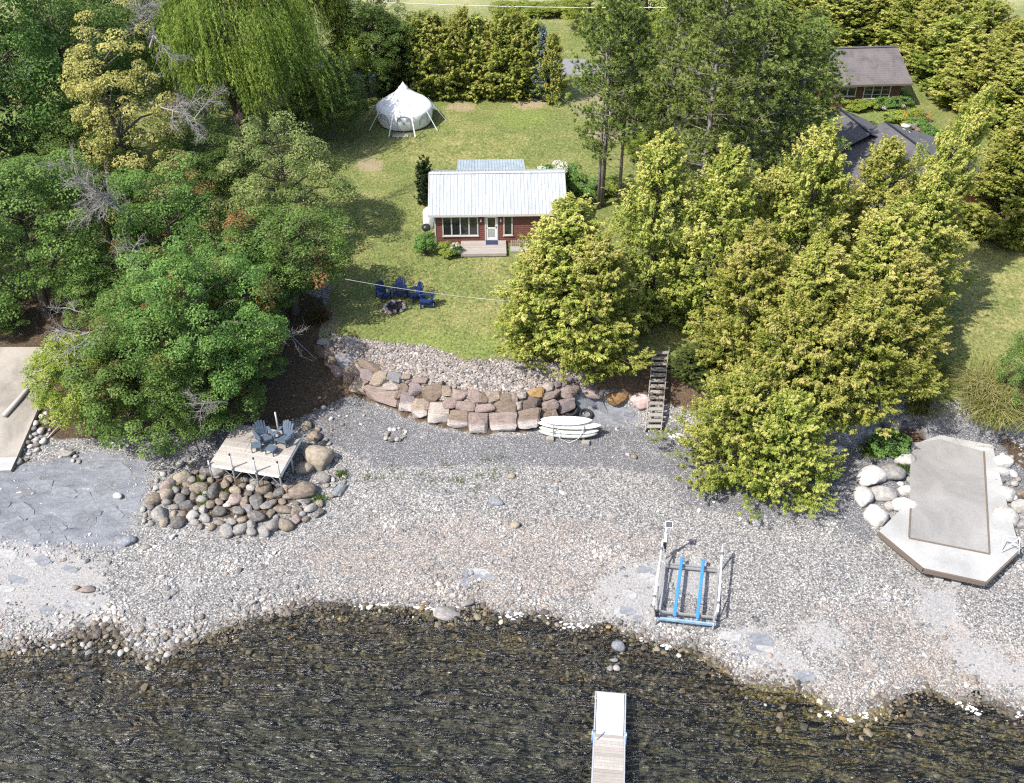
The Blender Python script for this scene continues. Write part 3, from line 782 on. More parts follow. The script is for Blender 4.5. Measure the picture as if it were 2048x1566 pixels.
boulder(1784, 862, 24, 20, 'pale', 0, 'rounded pale boulder at the foot of the leaning grey one')
boulder(1805, 829, 20, 22, 'grey', 0, 'small grey boulder at the corner of the gravel ramp')
boulder(1669, 896, 38, 16, 'white', 0, 'flat white boulder half hidden behind the low front cedar')
boulder(1355, 872, 36, 14, 'white', 0, 'pale wedge boulder right of the stair foot')
boulder(1030, 1048, 22, 18, 'tan', 0, 'square fawn stone on the shingle in the middle of the beach')
boulder(1024, 950, 15, 15, 'tan', 0, 'fawn cone shaped stone on the upper shingle')
boulder(1268, 912, 14, 14, 'tan', 0, 'fawn stone on the dark gravel below the stairs')
boulder(1236, 1291, 28, 28, 'blue', 0, 'round wet grey boulder awash in front of the dock', lift=.12)
boulder(1220, 1338, 14, 16, 'grey', 0, 'left one of two flat stones awash before the dock', lift=.12)
boulder(1233, 1337, 16, 18, 'pale', 0, 'right one of two flat stones awash before the dock', lift=.12)
boulder(1227, 1322, 18, 10, 'blue', 0, 'dark wet stone behind the two flat stones before the dock', lift=.1)
boulder(890, 1222, 60, 22, 'grey', -.1, 'flat grey ledge slab lying across the waterline', lift=-.08)
boulder(935, 1204, 30, 16, 'grey', .4, 'grey slab stone on the waterline beside the flat ledge')
boulder(131, 903, 42, 16, 'grey', -.3, 'long flat grey slab stone near the left ramp')
# rows and heaps whose members nothing tells apart
taken = []
def heap(poly, n, smin, smax, cols, label, group, sep=.8, name='boulder'):
    xs_ = [p[0] for p in poly]; ys_ = [p[1] for p in poly]
    made = tries = 0
    while made < n and tries < n * 60:
        tries += 1
        px = random.uniform(min(xs_), max(xs_)); py = random.uniform(min(ys_), max(ys_))
        if not inpoly(np.array([px]), np.array([py]), poly)[0]: continue
        s_ = random.uniform(smin, smax) * (1 if random.random() < .8 else .75)
        if any((px - a) ** 2 + ((py - b) * 1.25) ** 2 < ((s_ + c) * .5 * sep) ** 2 for a, b, c in taken): continue
        taken.append((px, py, s_))
        boulder(px, py, s_, s_ * random.uniform(.75, .95), random.choice(cols), random.uniform(-3, 3), label, group, name)
        made += 1
for b in ((598, 974, 55), (639, 909, 60), (610, 932, 38), (568, 1016, 30), (646, 953, 26)): taken.append(b)
heap([(400, 930), (470, 925), (560, 950), (600, 1000), (640, 1000), (640, 1030), (560, 1050), (520, 1065), (430, 1055), (330, 1045), (295, 1010), (330, 965)], 92, 21, 42,
     ['grey', 'grey', 'brown', 'brown', 'tan', 'dark', 'grey', 'dark', 'pale', 'grey', 'pink'], 'rounded boulder in the heap below and in front of the deck platform', 'boulders heaped round the deck platform', .68)
heap([(290, 985), (340, 930), (400, 905), (420, 935), (330, 1000), (300, 1050), (280, 1040)], 26, 12, 24,
     ['grey', 'pale', 'tan', 'brown'], 'boulder scattered left of the heap under the deck platform', 'scattered boulders left of the heap', .9)
heap([(600, 845), (640, 850), (660, 880), (700, 950), (690, 1000), (650, 990), (660, 940)], 22, 10, 17,
     ['grey', 'pale', 'tan'], 'fist to head sized stone right of the largest tan boulder', 'small stones right of the boulder heap', .9, 'stone')
heap([(95, 800), (118, 820), (100, 880), (60, 915), (40, 930), (30, 935), (55, 870)], 26, 9, 19,
     ['grey', 'pale', 'brown', 'white'], 'rock lying along the edge of the left concrete ramp', 'rocks along the left ramp', .85, 'rock')
heap([(110, 880), (160, 905), (170, 925), (120, 915)], 9, 8, 15, ['pale', 'grey', 'white'], 'stone lying by the flat grey slab near the left ramp', 'stones by the grey slab', .9, 'stone')
heap([(1955, 838), (1975, 835), (2060, 885), (2060, 900), (2030, 890)], 15, 11, 18, ['pale', 'white', 'tan'], 'small edging rock below the ornamental grass', 'edging rocks below the grass', .8, 'rock')
heap([(1800, 820), (1850, 820), (1850, 840), (1800, 850)], 8, 9, 15, ['grey', 'dark'], 'small dark rock at the corner of the gravel ramp', 'rocks at the gravel ramp corner', .85, 'rock')
heap([(1985, 900), (2020, 895), (2045, 960), (2040, 1000), (1990, 1000)], 14, 11, 20, ['white', 'pale', 'grey'], 'filler rock among the boulders right of the slab', 'filler rocks right of the slab', .8, 'rock')
heap([(600, 790), (720, 800), (740, 860), (700, 890), (620, 850)], 16, 6, 12, ['pale', 'tan', 'white'], 'pale stone strewn on the dark gravel left of the wall', 'strewn stones left of the wall', 1.5, 'stone')
heap([(60, 1270), (170, 1280), (330, 1240), (420, 1230), (400, 1280), (320, 1320), (270, 1310), (100, 1300), (0, 1310), (0, 1270)], 70, 8, 17,
     ['pale', 'grey', 'tan', 'brown'], 'rounded cobble in the band along the left waterline', 'large cobbles along the left waterline', .8, 'cobble')
# low broken ledges of layered shale breaking through the beach
SLABM = {k: plain('shale_' + k, c, .85, .3, 5, bmp=.6, bscale=16) for k, c in dict(dark=(.145, .152, .17), mid=(.18, .19, .21), pale=(.30, .298, .297)).items()}
def ledge(px, py, wpx, hpx, tone, label, group, rng):
    p = ground(px, py); s_ = scale_at(p); a = wpx / s_ / 2; b = hpx / s_ / 2 / .62; rot = R(-20) + rng.gauss(0, .25)
    n = 9; ring = []
    for k in range(n):
        t = 6.2832 * k / n; m = rng.uniform(.72, 1.1)
        x_, y_ = a * m * math.copysign(abs(math.cos(t)) ** .7, math.cos(t)), b * m * math.copysign(abs(math.sin(t)) ** .7, math.sin(t))
        ring.append((x_ * math.cos(rot) - y_ * math.sin(rot), x_ * math.sin(rot) + y_ * math.cos(rot)))
    h = rng.uniform(.01, .055)
    zs = [h + .05 * (q[1] * math.cos(.3) - q[0] * .3) + gz(p.x + q[0], p.y + q[1]) - p.z for q in ring]
    o = MB().prism(ring, -.25, zs).build('shale_ledge', SLABM[tone], None, bevel=.012)
    o.location = p
    tag(o, label, 'rock', group)
lr_ = random.Random(5)
def ledges(poly, n, w0, w1, tones, label, group):
    k = 0
    while k < n:
        px, py = lr_.uniform(min(q[0] for q in poly), max(q[0] for q in poly)), lr_.uniform(min(q[1] for q in poly), max(q[1] for q in poly))
        if not inpoly(np.array([px]), np.array([py]), poly)[0]: continue
        w_ = lr_.uniform(w0, w1); ledge(px, py, w_, w_ * lr_.uniform(.22, .42), lr_.choice(tones), label, group, lr_); k += 1
ledges([(5, 960), (110, 935), (250, 925), (270, 985), (240, 1070), (120, 1080), (5, 1070)], 34, 18, 70, ['dark', 'mid', 'mid', 'dark'], 'low blue grey shale ledge on the beach below the left ramp', 'shale ledges below the left ramp')
ledges([(5, 1095), (120, 1105), (210, 1190), (110, 1250), (5, 1210)], 12, 16, 50, ['pale', 'pale', 'mid'], 'low pale bedrock ledge at the left waterline', 'pale ledges at the left waterline')
ledges([(1440, 1265), (1530, 1260), (1640, 1360), (1560, 1345)], 8, 20, 60, ['pale', 'pale', 'mid'], 'low pale bedrock ledge right of the boat lift near the water', 'pale ledges right of the boat lift')
ledges([(1215, 1160), (1320, 1130), (1320, 1240), (1220, 1240)], 6, 20, 50, ['pale', 'mid'], 'low pale bedrock ledge left of the boat lift', 'pale ledges left of the boat lift')
ledges([(1150, 805), (1260, 820), (1280, 848), (1200, 848)], 9, 22, 60, ['mid', 'dark', 'mid'], 'grey shale ledge at the foot of the boulders left of the stairs', 'shale ledges beside the stairs')
ledges([(900, 1135), (1000, 1120), (1010, 1160), (920, 1175)], 6, 16, 40, ['mid', 'pale'], 'flat grey slab stone lying in the middle of the shingle', 'flat slabs in the middle shingle')
# ring of stones on the beach
ring_root = thing('beach_fire_ring', ground(790, 870), 'old fire ring of small stones on the dark gravel before the wall', 'fire ring')
for k in range(20):
    t = k / 20 * 6.283 + random.uniform(-.1, .1); r0 = random.uniform(.42, .62)
    o = link('ring_stone', rock_mesh(k % 12, BC[random.choice(['pale', 'grey', 'tan', 'white', 'dark'])]), ring_root)
    s_ = random.uniform(.08, .16)
    o.scale = (s_ * 1.2, s_, s_ * .7); o.location = (r0 * math.cos(t), r0 * math.sin(t), .05); o.rotation_euler = (0, 0, random.uniform(0, 6))
# ================================================================== materials of built things
M = {}
M['white_paint'] = plain('white_paint', (.78, .78, .76), .5, .05, 5)
M['trim'] = plain('cream_trim', (.48, .465, .435), .55, .06, 5)
M['glass'] = plain('window_glass', (.018, .022, .024), .04, .2, 1.5, 0, .8)
M['black'] = plain('black_plastic', (.02, .02, .022), .4, .15, 8)
M['rubber'] = plain('tyre_rubber', (.022, .022, .023), .75, .2, 8, bmp=.2)
M['galv'] = plain('galvanised_metal', (.46, .46, .45), .45, .15, 12, .6)
M['alu'] = plain('aluminium', (.56, .57, .57), .4, .1, 9, .5)
M['blue_paint'] = plain('blue_bunk_carpet', (.045, .22, .62), .6, .12, 9)
M['navy'] = plain('navy_plastic', (.012, .024, .095), .42, .12, 6)
M['slategrey'] = plain('grey_blue_plastic', (.085, .115, .155), .5, .12, 6)
M['canvas'] = plain('white_canvas', (.86, .86, .86), .85, .04, 3, bmp=.1, bscale=12)
M['mesh'] = plain('window_mesh', (.42, .47, .56), .8, .12, 4)
M['deckwood'] = wood('weathered_deck_boards', (.35, .315, .285), 0, 2.5)
M['deckwood_y'] = wood('bleached_deck_boards', (.43, .40, .365), 1, 2.5)
M['greywood'] = wood('grey_timber', (.30, .28, .255), 1, 3)
M['brownwood'] = wood('brown_timber_edge', (.165, .13, .105), 0, 3)
M['concrete'] = None
def concrete(name, base, dark, scale=1.2):
    m, N, L, B = newmat(name)
    tc = coords(N)
    n1 = noise(N, L, scale * .45, 6, 0.65, tc, .6); n2 = noise(N, L, scale * 18, 4, 0.75, tc)
    c = ramp(N, L, n1.outputs[0], [(0.3, dark), (0.5, base), (0.72, tuple(min(1, v * 1.22) for v in base))])
    c2 = mix(N, L, .5, c.outputs[0], ramp(N, L, n2.outputs[0], [(0.28, (.4, .38, .36)), (0.45, (1, 1, 1)), (.75, (1.2, 1.2, 1.2))]).outputs[0], 'MULTIPLY')
    L.new(c2, B.inputs['Base Color']); B.inputs['Roughness'].default_value = .88
    bump(N, L, n2.outputs[0], .25, .02, B)
    return m
M['concrete'] = concrete('weathered_concrete', (.27, .245, .215), (.17, .152, .13), .8)
M['slab'] = concrete('slab_concrete', (.25, .242, .236), (.18, .174, .168), .7)
M['slab2'] = concrete('apron_concrete', (.345, .345, .34), (.26, .258, .252), .8)

# ------------------------------------------------------------------ left boat ramp
def slab_from_px(name, pts, zs, thick, mat, label, cat, top_off=.05):
    P_ = [at(px, py, z) for (px, py), z in zip(pts, zs)]
    o_ = P_[0].copy()
    root = thing(name, o_, label, cat)
    mb = MB(); n = len(P_)
    mb.add([p - Vector((0, 0, thick)) for p in P_] + P_, [tuple(range(n - 1, -1, -1)), tuple(range(n, 2 * n))] + [(i, (i + 1) % n, n + (i + 1) % n, n + i) for i in range(n)])
    mb.build('slab', mat, root, origin=o_)
    return root, P_
lr, LP = slab_from_px('boat_ramp', [(-330, 960), (22, 941), (120, 716), (112, 694), (-330, 694)], [1.08, 1.08, 2.98, 3.14, 3.14], .8, M['concrete'],
                      'weathered concrete boat ramp sloping to the shore at the left edge', 'ramp')
mb = MB(); a_, b_, c_, d_ = at(-330, 925, 1.36), at(34, 915, 1.32), at(22, 941, 1.08), at(-330, 960, 1.08)
mb.add([p + Vector((0, 0, .03)) for p in (d_, c_, b_, a_)], [(0, 1, 2, 3)])
bt = mb.build('bleached_toe', M['slab2'], lr, origin=LP[0])
# driftwood log and sticks lying on and beside the ramp
drift = wood('driftwood', (.42, .39, .36), 1, 2.5)
def on_ramp(px, py):
    z = 1.5
    for _ in range(12):
        p = at(px, py, z); t = (p.y - LP[1].y) / (LP[3].y - LP[1].y); z = 1.08 + t * 2.06
    return at(px, py, z + .08)
A_, B_ = on_ramp(8, 832), on_ramp(95, 732)
lg = thing('driftwood_log', A_, 'long bare driftwood log lying across the concrete ramp', 'log')
m_ = MB(); m_.tube([A_, A_.lerp(B_, .35) + Vector((.05, 0, .02)), A_.lerp(B_, .7) - Vector((.04, 0, 0)), B_], [.15, .13, .10, .05], 8)
m_.build('trunk', drift, lg, True, A_)
for (t, px, py) in ((.62, 118, 738), (.66, 92, 757), (.5, 66, 752)):
    s_ = A_.lerp(B_, t); e_ = on_ramp(px, py) + Vector((0, 0, .12))
    MB().tube([s_, s_.lerp(e_, .5) + Vector((.08, .03, .03)), e_], [.07, .05, .025], 6).build('branch', drift, lg, True, A_)
def stick(px0, py0, px1, py1, label, r0=.035, up=.05):
    a_, b_ = ground(px0, py0) + Vector((0, 0, up)), ground(px1, py1) + Vector((0, 0, up))
    mid = a_.lerp(b_, .5) + Vector((random.uniform(-.2, .2), random.uniform(-.1, .1), .06))
    o = MB().tube([a_, a_.lerp(mid, .5) + Vector((0, 0, .02)), mid, b_], [r0, r0 * .9, r0 * .7, r0 * .35], 6).build('stick', drift, None, True, a_)
    o.location = a_
    return tag(o, label, 'stick')
stick(95, 878, 123, 840, 'bent bare stick lying beside the rocks of the left ramp')
stick(123, 838, 92, 812, 'bare stick leading up towards the ramp edge')
stick(575, 665, 632, 720, 'pale fallen stick on the earth left of the wall')
stick(570, 640, 536, 660, 'fallen stick on the leaf litter under the maples', .04)

# ------------------------------------------------------------------ concrete pad at the right
pr, PP = slab_from_px('concrete_pad', [(1758, 1062), (1848, 1136), (1972, 1163), (2040, 1098), (2015, 1010), (1985, 890), (1880, 870), (1822, 890), (1820, 1000)], [1.12] * 6 + [1.12, 1.12, 1.12], .32, M['slab2'],
                      'pale concrete pad with an angled front at the end of the gravel ramp', 'concrete pad')
zt = 1.135
inner = [(1818, 1074), (1978, 1106), (1966, 903), (1881, 878), (1824, 886)]
mb = MB(); mb.prism([at(px, py, zt)[:2] for px, py in inner], 1.10, zt); mb.build('inner_slab', M['slab'], pr, origin=PP[0])
for (a_, b_) in (((1818, 1076), (1980, 1108)), ((1979, 1106), (1968, 903)), ((1818, 1074), (1822, 1000))):
    MB().beam(at(*a_, zt + .01), at(*b_, zt + .01), .07, .05).build('timber_strip', M['brownwood'], pr, origin=PP[0])
for k in range(3):
    p, q = PP[k].copy(), PP[k + 1].copy(); dd = (q - p).normalized(); nrm = Vector((dd.y, -dd.x, 0))
    if nrm.y > 0: nrm = -nrm
    zz = Vector((0, 0, -.125))
    MB().beam(p + nrm * .045 + zz, q + nrm * .045 + zz, .08, .24).build('timber_edge', M['brownwood'], pr, origin=PP[0])
for (px, py, lb) in ((1876, 1156, 'left square pale block under the front edge of the pad'), (1911, 1163, 'right square pale block under the front edge of the pad')):
    p = ground(px, py)
    o = MB().box(-.2, .2, -.22, .18, -.05, .16).build('concrete_block', M['slab2'], None, bevel=.02); o.location = p; o.rotation_euler = (0, 0, R(-13)); tag(o, lb, 'block')
# white pipe rail at its corner
rr = thing('hand_rail', at(2030, 1095, 1.13), 'white pipe frame standing at the corner of the concrete pad', 'rail')
o0 = rr.location.copy()
a_, b_ = at(2002, 1105, 1.15), at(2038, 1108, 1.15)
a2, b2 = a_ + Vector((.05, .35, .75)), b_ + Vector((-.05, .35, .75))
for nm, p, q in (('rail_post', a_, b2), ('rail_post', b_, b2), ('rail_bar', a2, b_ + Vector((0, 0, .35))), ('rail_bar', a2, b2), ('rail_post', a_, a2)):
    MB().tube([p, q], .022, 6).build(nm, M['white_paint'], rr, True, o0)

# ------------------------------------------------------------------ red cottage
ROOFW, N, L, B = newmat('white_metal_roof')
tc = coords(N)
mp = N.new('ShaderNodeMapping'); mp.inputs['Scale'].default_value = (3.0, .35, 1); L.new(tc, mp.inputs[0])
n1 = noise(N, L, 1.4, 5, .65, mp.outputs[0]); n2 = noise(N, L, 6, 4, .7, tc)
c = ramp(N, L, n1.outputs[0], [(.3, (.29, .315, .335)), (.5, (.35, .37, .385)), (.7, (.41, .425, .435))])
c = mix(N, L, ramp(N, L, n2.outputs[0], [(.62, (0, 0, 0)), (.72, (.5, .5, .5))]).outputs[0], c.outputs[0], (.23, .25, .27))
L.new(c, B.inputs['Base Color']); B.inputs['Roughness'].default_value = .42; B.inputs['Specular IOR Level'].default_value = .5
ROOFB = plain('blue_white_metal_roof', (.32, .375, .42), .4, .16, 1.5)
SIDING = plain('red_stained_siding', (.15, .055, .043), .7, .22, 3.5, bmp=.15)
ch = ground(871.5, 489)
cot = thing('cottage', ch, 'small red clapboard cottage with a white metal roof beside the lawn', 'house', rz=R(1.6))
sc_w = 31.0
WID = 8.35; DEP = 5.9; EAVE = 2.38; RISE = 1.22; OV = .33
def siding(w0, w1, z0, z1, holes, place, name='wall'):
    """overlapping boards, cut round the openings"""
    mb = MB(); bh = .15; z = z0
    while z < z1 - .01:
        zt_ = min(z + bh, z1)
        segs = [(w0, w1)]
        for (h0, h1, hz0, hz1) in holes:
            if zt_ > hz0 + .03 and z < hz1 - .03:
                ns = []
                for s0, s1 in segs:
                    if h0 > s0: ns.append((s0, min(h0, s1)))
                    if h1 < s1: ns.append((max(h1, s0), s1))
                segs = [(a, b) for a, b in ns if b > a + .005]
        for s0, s1 in segs:
            mb.add([place(s0, .028, z), place(s1, .028, z), place(s1, .006, zt_), place(s0, .006, zt_), place(s0, 0, z), place(s1, 0, z), place(s1, -.02, zt_), place(s0, -.02, zt_)],
                   [(0, 1, 2, 3), (4, 5, 1, 0), (3, 2, 6, 7)])
        z += bh
    return mb
WINS = [(.48, 2.80, .62, 2.03), (4.42, 5.02, .62, 2.06)]
DOOR = (3.22, 4.08, .30, 2.10)
front = siding(0, WID, .05, EAVE, WINS + [DOOR], lambda u, o, z: (u, -o, z))
front.build('front_wall', SIDING, cot)
mb = siding(0, DEP, .05, EAVE, [], lambda u, o, z: (-o, u, z)); mb.build('side_wall', plain('pale_blue_siding', (.42, .48, .53), .7, .1, 3), cot)
siding(0, DEP, .05, EAVE, [], lambda u, o, z: (WID + o, u, z)).build('side_wall', SIDING, cot)
siding(0, WID, .05, EAVE, [], lambda u, o, z: (u, DEP + o, z)).build('back_wall', SIDING, cot)
for x in (0, WID):
    MB().add([(x, 0, EAVE), (x, DEP, EAVE), (x, DEP / 2, EAVE + RISE)], [(0, 1, 2)]).build('gable', SIDING, cot)
mb = MB(); mb.box(.05, WID - .05, .25, DEP - .05, .0, .04); mb.box(.05, WID - .05, 2.2, 2.25, .04, EAVE); mb.build('inner_floor_and_partition', plain('dark_interior', (.05, .045, .04), .8, .2, 2), cot)
for x in (-.03, WID - .03): MB().box(x, x + .09, -.045, .03, .02, EAVE).build('corner_board', M['trim'], cot)
# roof: ribbed panels, each a sheet with three low ribs
half = DEP / 2 + OV
zr = EAVE + RISE + .06; ze = zr - half * (RISE + .0) / (DEP / 2)
RX0, RX1 = -.36, WID + .15
npan = 13; pw = (RX1 - RX0) / npan
rf = link('roof', None, cot) if False else None
def roof_panel(x0, x1, sgn, y_r, z_r, y_e, z_e):
    mb = MB(); d = Vector((0, y_e - y_r, z_e - z_r)); n_ = Vector((0, -d.z, d.y)).normalized()
    if n_.z < 0: n_ = -n_
    prof = []
    ww = x1 - x0
    for k in range(3):
        b = x0 + ww * k / 3
        prof += [(b, .024), (b + .028, .024), (b + .045, 0), (b + ww / 3 - .018, 0)]
    prof += [(x1 - .001, .024)]
    top_ = [Vector((u, y_r, z_r)) + n_ * h for u, h in prof]; bot_ = [Vector((u, y_e, z_e)) + n_ * h for u, h in prof]
    m = len(prof)
    mb.add(top_ + bot_, [(i, i + 1, m + i + 1, m + i) for i in range(m - 1)])
    und = [Vector((x0, y_r, z_r)) - n_ * .03, Vector((x1, y_r, z_r)) - n_ * .03, Vector((x1, y_e, z_e)) - n_ * .03, Vector((x0, y_e, z_e)) - n_ * .03]
    mb.add(und, [(0, 1, 2, 3)])
    return mb
for i in range(npan):
    x0 = RX0 + i * pw; x1 = x0 + pw
    j = random.uniform(-.006, .006)
    roof_panel(x0, x1, -1, DEP / 2, zr + j, DEP / 2 - half, ze + j).build('roof_panel', ROOFW, cot)
    roof_panel(x0, x1, 1, DEP / 2, zr + j, DEP / 2 + half, ze + j).build('roof_panel', ROOFW, cot)
mb = MB(); mb.add([(RX0 - .02, DEP / 2 - .16, zr - .01), (RX1 + .02, DEP / 2 - .16, zr - .01), (RX1 + .02, DEP / 2, zr + .07), (RX0 - .02, DEP / 2, zr + .07), (RX0 - .02, DEP / 2 + .16, zr - .01), (RX1 + .02, DEP / 2 + .16, zr - .01)],
                  [(0, 1, 2, 3), (3, 2, 5, 4)]); mb.build('ridge_cap', ROOFW, cot)
MB().box(RX0, RX1, DEP / 2 - half - .03, DEP / 2 - half - .005, ze - .15, ze + .005).build('fascia', M['trim'], cot)
for x in (RX0 - .03, RX1):
    for s_ in (-1, 1):
        mb = MB(); y_e = DEP / 2 + s_ * half
        mb.hexa([(x, DEP / 2, zr - .16), (x + .03, DEP / 2, zr - .16), (x + .03, y_e, ze - .16), (x, y_e, ze - .16), (x, DEP / 2, zr), (x + .03, DEP / 2, zr), (x + .03, y_e, ze), (x, y_e, ze)]); mb.build('rake_board', M['trim'], cot)
# rear addition with its own bluish roof
AX0, AX1, AY0, AY1 = 1.35, 6.05, DEP + .1, DEP + 3.1
mb = MB(); mb.box(AX0 + .1, AX1 - .1, AY0, AY1 - .15, .02, 1.75); mb.build('addition_wall', SIDING, cot)
for i in range(8):
    x0 = AX0 + (AX1 - AX0) * i / 8; x1 = AX0 + (AX1 - AX0) * (i + 1) / 8
    roof_panel(x0, x1, 1, AY0 + .12, ze + .01, AY1, ze - .52).build('roof_panel', ROOFB, cot)
# windows, door
def window(x0, x1, z0, z1, npn, parent, nm='window', y=-.03, fr=.075):
    wb = MB()
    wb.box(x0, x1, y - .035, y + .07, z0, z0 + fr); wb.box(x0, x1, y - .035, y + .07, z1 - fr, z1)
    wb.box(x0, x0 + fr, y - .035, y + .07, z0 + fr, z1 - fr); wb.box(x1 - fr, x1, y - .035, y + .07, z0 + fr, z1 - fr)
    f_ = wb.build(nm, M['trim'], parent)
    pw_ = (x1 - x0 - fr) / npn
    for i in range(1, npn):
        MB().box(x0 + fr / 2 + i * pw_ - fr * .55, x0 + fr / 2 + i * pw_ + fr * .55, y - .03, y + .06, z0 + fr, z1 - fr).build('mullion', M['trim'], f_)
    for i in range(npn):
        MB().box(x0 + fr * .5 + i * pw_, x0 + fr * .5 + (i + 1) * pw_, y + .01, y + .03, z0 + fr * .5, z1 - fr * .5).build('pane', M['glass'], f_)
    MB().box(x0 - .04, x1 + .04, y - .07, y - .0355, z0 - .03, z0 + .03).build('sill', M['trim'], f_)
    return f_
window(*WINS[0], 4, cot); window(*WINS[1], 1, cot)
x0, x1, z0, z1 = DOOR
mb = MB(); mb.box(x0, x0 + .09, -.06, .05, z0, z1); mb.box(x1 - .09, x1, -.06, .05, z0, z1); mb.box(x0 + .09, x1 - .09, -.06, .05, z1 - .09, z1); mb.build('door_frame', M['trim'], cot)
mb = MB(); mb.box(x0 + .092, x1 - .092, -.03, .02, z0, z0 + .16); mb.box(x0 + .092, x1 - .092, -.03, .02, z0 + .82, z0 + .90); mb.box(x0 + .092, x1 - .092, -.03, .02, z1 - .2, z1 - .092)
mb.box(x0 + .092, x0 + .19, -.03, .02, z0 + .16, z1 - .2); mb.box(x1 - .19, x1 - .092, -.03, .02, z0 + .16, z1 - .2)
dr = mb.build('door', M['white_paint'], cot)
MB().box(x0 + .185, x1 - .185, -.01, .0, z0 + .9, z1 - .19).build('upper_pane', M['glass'], dr)
MB().box(x0 + .185, x1 - .185, -.01, .0, z0 + .16, z0 + .82).build('lower_pane', plain('curtained_glass', (.33, .36, .33), .12, .2, 3), dr)
MB().box(x1 - .16, x1 - .12, -.07, -.03, z0 + .88, z0 + 1.02).build('handle', M['black'], dr)
for x in (2.98, 4.26):
    mb = MB(); mb.tube([(x, -.03, 1.86), (x, -.12, 1.9), (x, -.13, 1.84)], .012, 5); mb.tube([(x, -.13, 1.86), (x, -.13, 1.72)], [.02, .06], 8); mb.build('wall_lamp', M['white_paint'], cot)
# front deck with boards
dk = thing('front_deck', cot.matrix_world @ Vector((0, 0, 0)), 'low wooden entrance deck before the cottage door', 'deck')
dk.location = ch; dk.rotation_euler = (0, 0, R(1.6))
DX0, DX1, DY0, DY1, DZ = 1.66, 4.58, -1.72, -.05, .27
nb = 12
for i in range(nb):
    y0 = DY0 + (DY1 - DY0) * i / nb
    MB().box(DX0 + random.uniform(-.01, .01), DX1 + random.uniform(-.01, .01), y0 + .004, y0 + (DY1 - DY0) / nb - .004, DZ - .035, DZ + random.uniform(-.003, .003)).build('board', M['deckwood'], dk)
mb = MB(); mb.box(DX0 + .01, DX1 - .01, DY0 - .03, DY0 - .002, DZ - .20, DZ - .01); mb.build('fascia_board', M['deckwood'], dk)
mb = MB(); mb.box(DX0 + .02, DX0 + .06, DY0, DY1, .0, DZ - .036); mb.box(DX1 - .06, DX1 - .02, DY0, DY1, 0, DZ - .036); mb.build('joist', M['greywood'], dk)
o = MB().box(-.39, .39, -.25, .25, 0, .015).build('door_mat', plain('navy_mat', (.02, .03, .10), .95, .2, 30), None)
cm = Matrix.Translation(ch) @ Matrix.Rotation(R(1.6), 4, 'Z')
o.location = cm @ Vector((3.66, -.36, DZ + .006)); o.rotation_euler = (0, 0, R(1.6)); tag(o, 'dark blue mat at the cottage door', 'mat')
# low picket panel to the right of the deck
pk = thing('picket_panel', cm @ Vector((4.9, -.55, 0)), 'low grey picket panel right of the entrance deck', 'fence', rz=R(1.6))
for i in range(13):
    MB().box(i * .13, i * .13 + .07, -.01, .012, .03, .55).build('picket', M['deckwood'], pk)
for z_ in (.12, .42): MB().box(-.03, 1.68, .0125, .045, z_, z_ + .07).build('rail', M['deckwood'], pk)
pl = thing('planter_bench', cm @ Vector((4.85, -1.35, 0)), 'small weathered wooden landing beside the picket panel', 'landing', rz=R(1.6))
for i in range(5): MB().box(0, 1.6, i * .14, i * .14 + .13, .14, .18).build('board', M['deckwood'], pl)
MB().box(.03, 1.57, .02, .66, 0, .138).build('frame', M['greywood'], pl)
# barbecue and heater unit at the left wall
bq = thing('kettle_barbecue', cm @ Vector((-.62, .95, 0)), 'round black kettle barbecue standing by the left cottage wall', 'barbecue')
def lathe(prof, n=16):
    mb = MB(); m = len(prof)
    for r_, z_ in prof:
        for k in range(n): mb.v.append((r_ * math.cos(6.2832 * k / n), r_ * math.sin(6.2832 * k / n), z_))
    for i in range(m - 1):
        for k in range(n): mb.f.append((i * n + k, i * n + (k + 1) % n, (i + 1) * n + (k + 1) % n, (i + 1) * n + k))
    return mb
lathe([(.01, .48), (.16, .5), (.27, .6), (.3, .72)]).build('bowl', M['black'], bq, True)
lathe([(.31, .72), (.29, .84), (.18, .95), (.02, .98)]).build('lid', M['black'], bq, True)
for k in range(3):
    t = k * 2.094 + .4; MB().tube([(.12 * math.cos(t), .12 * math.sin(t), .52), (.3 * math.cos(t), .3 * math.sin(t), 0)], .015, 6).build('leg', M['galv'], bq)
hp = thing('propane_tank', cm @ Vector((-.55, 2.3, 0)), 'white upright gas tank against the left cottage wall', 'tank')
lathe([(.02, .0), (.3, .02), (.34, .12), (.34, 1.15), (.28, 1.32), (.1, 1.38), (.01, 1.38)], 18).build('shell', M['white_paint'], hp, True)
lathe([(.12, 1.36), (.12, 1.5), (.01, 1.5)], 12).build('valve_collar', M['white_paint'], hp, True)

# ------------------------------------------------------------------ bell tent
tp = ground(811, 243)
tent = thing('bell_tent', tp, 'large white canvas bell tent with pointed top on the lawn', 'tent')
RB = 2.22
n = 56; nsec = 8
prof = [(2.02, .0), (2.14, .3), (2.25, .8), (2.30, 1.2), (2.24, 1.42), (2.0, 1.62), (1.55, 1.9), (1.05, 2.22), (.62, 2.54), (.42, 2.72), (.38, 2.80), (.36, 2.86), (.17, 3.04), (.06, 3.2), (.0, 3.3)]
mb = MB(); m = len(prof)
for r_, z_ in prof:
    for k in range(n):
        t = 6.2832 * k / n
        s_ = abs(((t / 6.2832 * nsec + .5) % 1) - .5) * 2       # 0 on a seam, 1 between
        sag = .07 * s_ * max(0, 1 - abs(z_ - 2.1) / 1.2)
        rr_ = r_ * (1 - sag) * (1 + .004 * math.sin(k * 2.7))
        mb.v.append((rr_ * math.cos(t), rr_ * math.sin(t), z_ - sag * .5))
for i in range(m - 1):
    for k in range(n): mb.f.append((i * n + k, i * n + (k + 1) % n, (i + 1) * n + (k + 1) % n, (i + 1) * n + k))
mb.build('canvas', M['canvas'], tent, True)
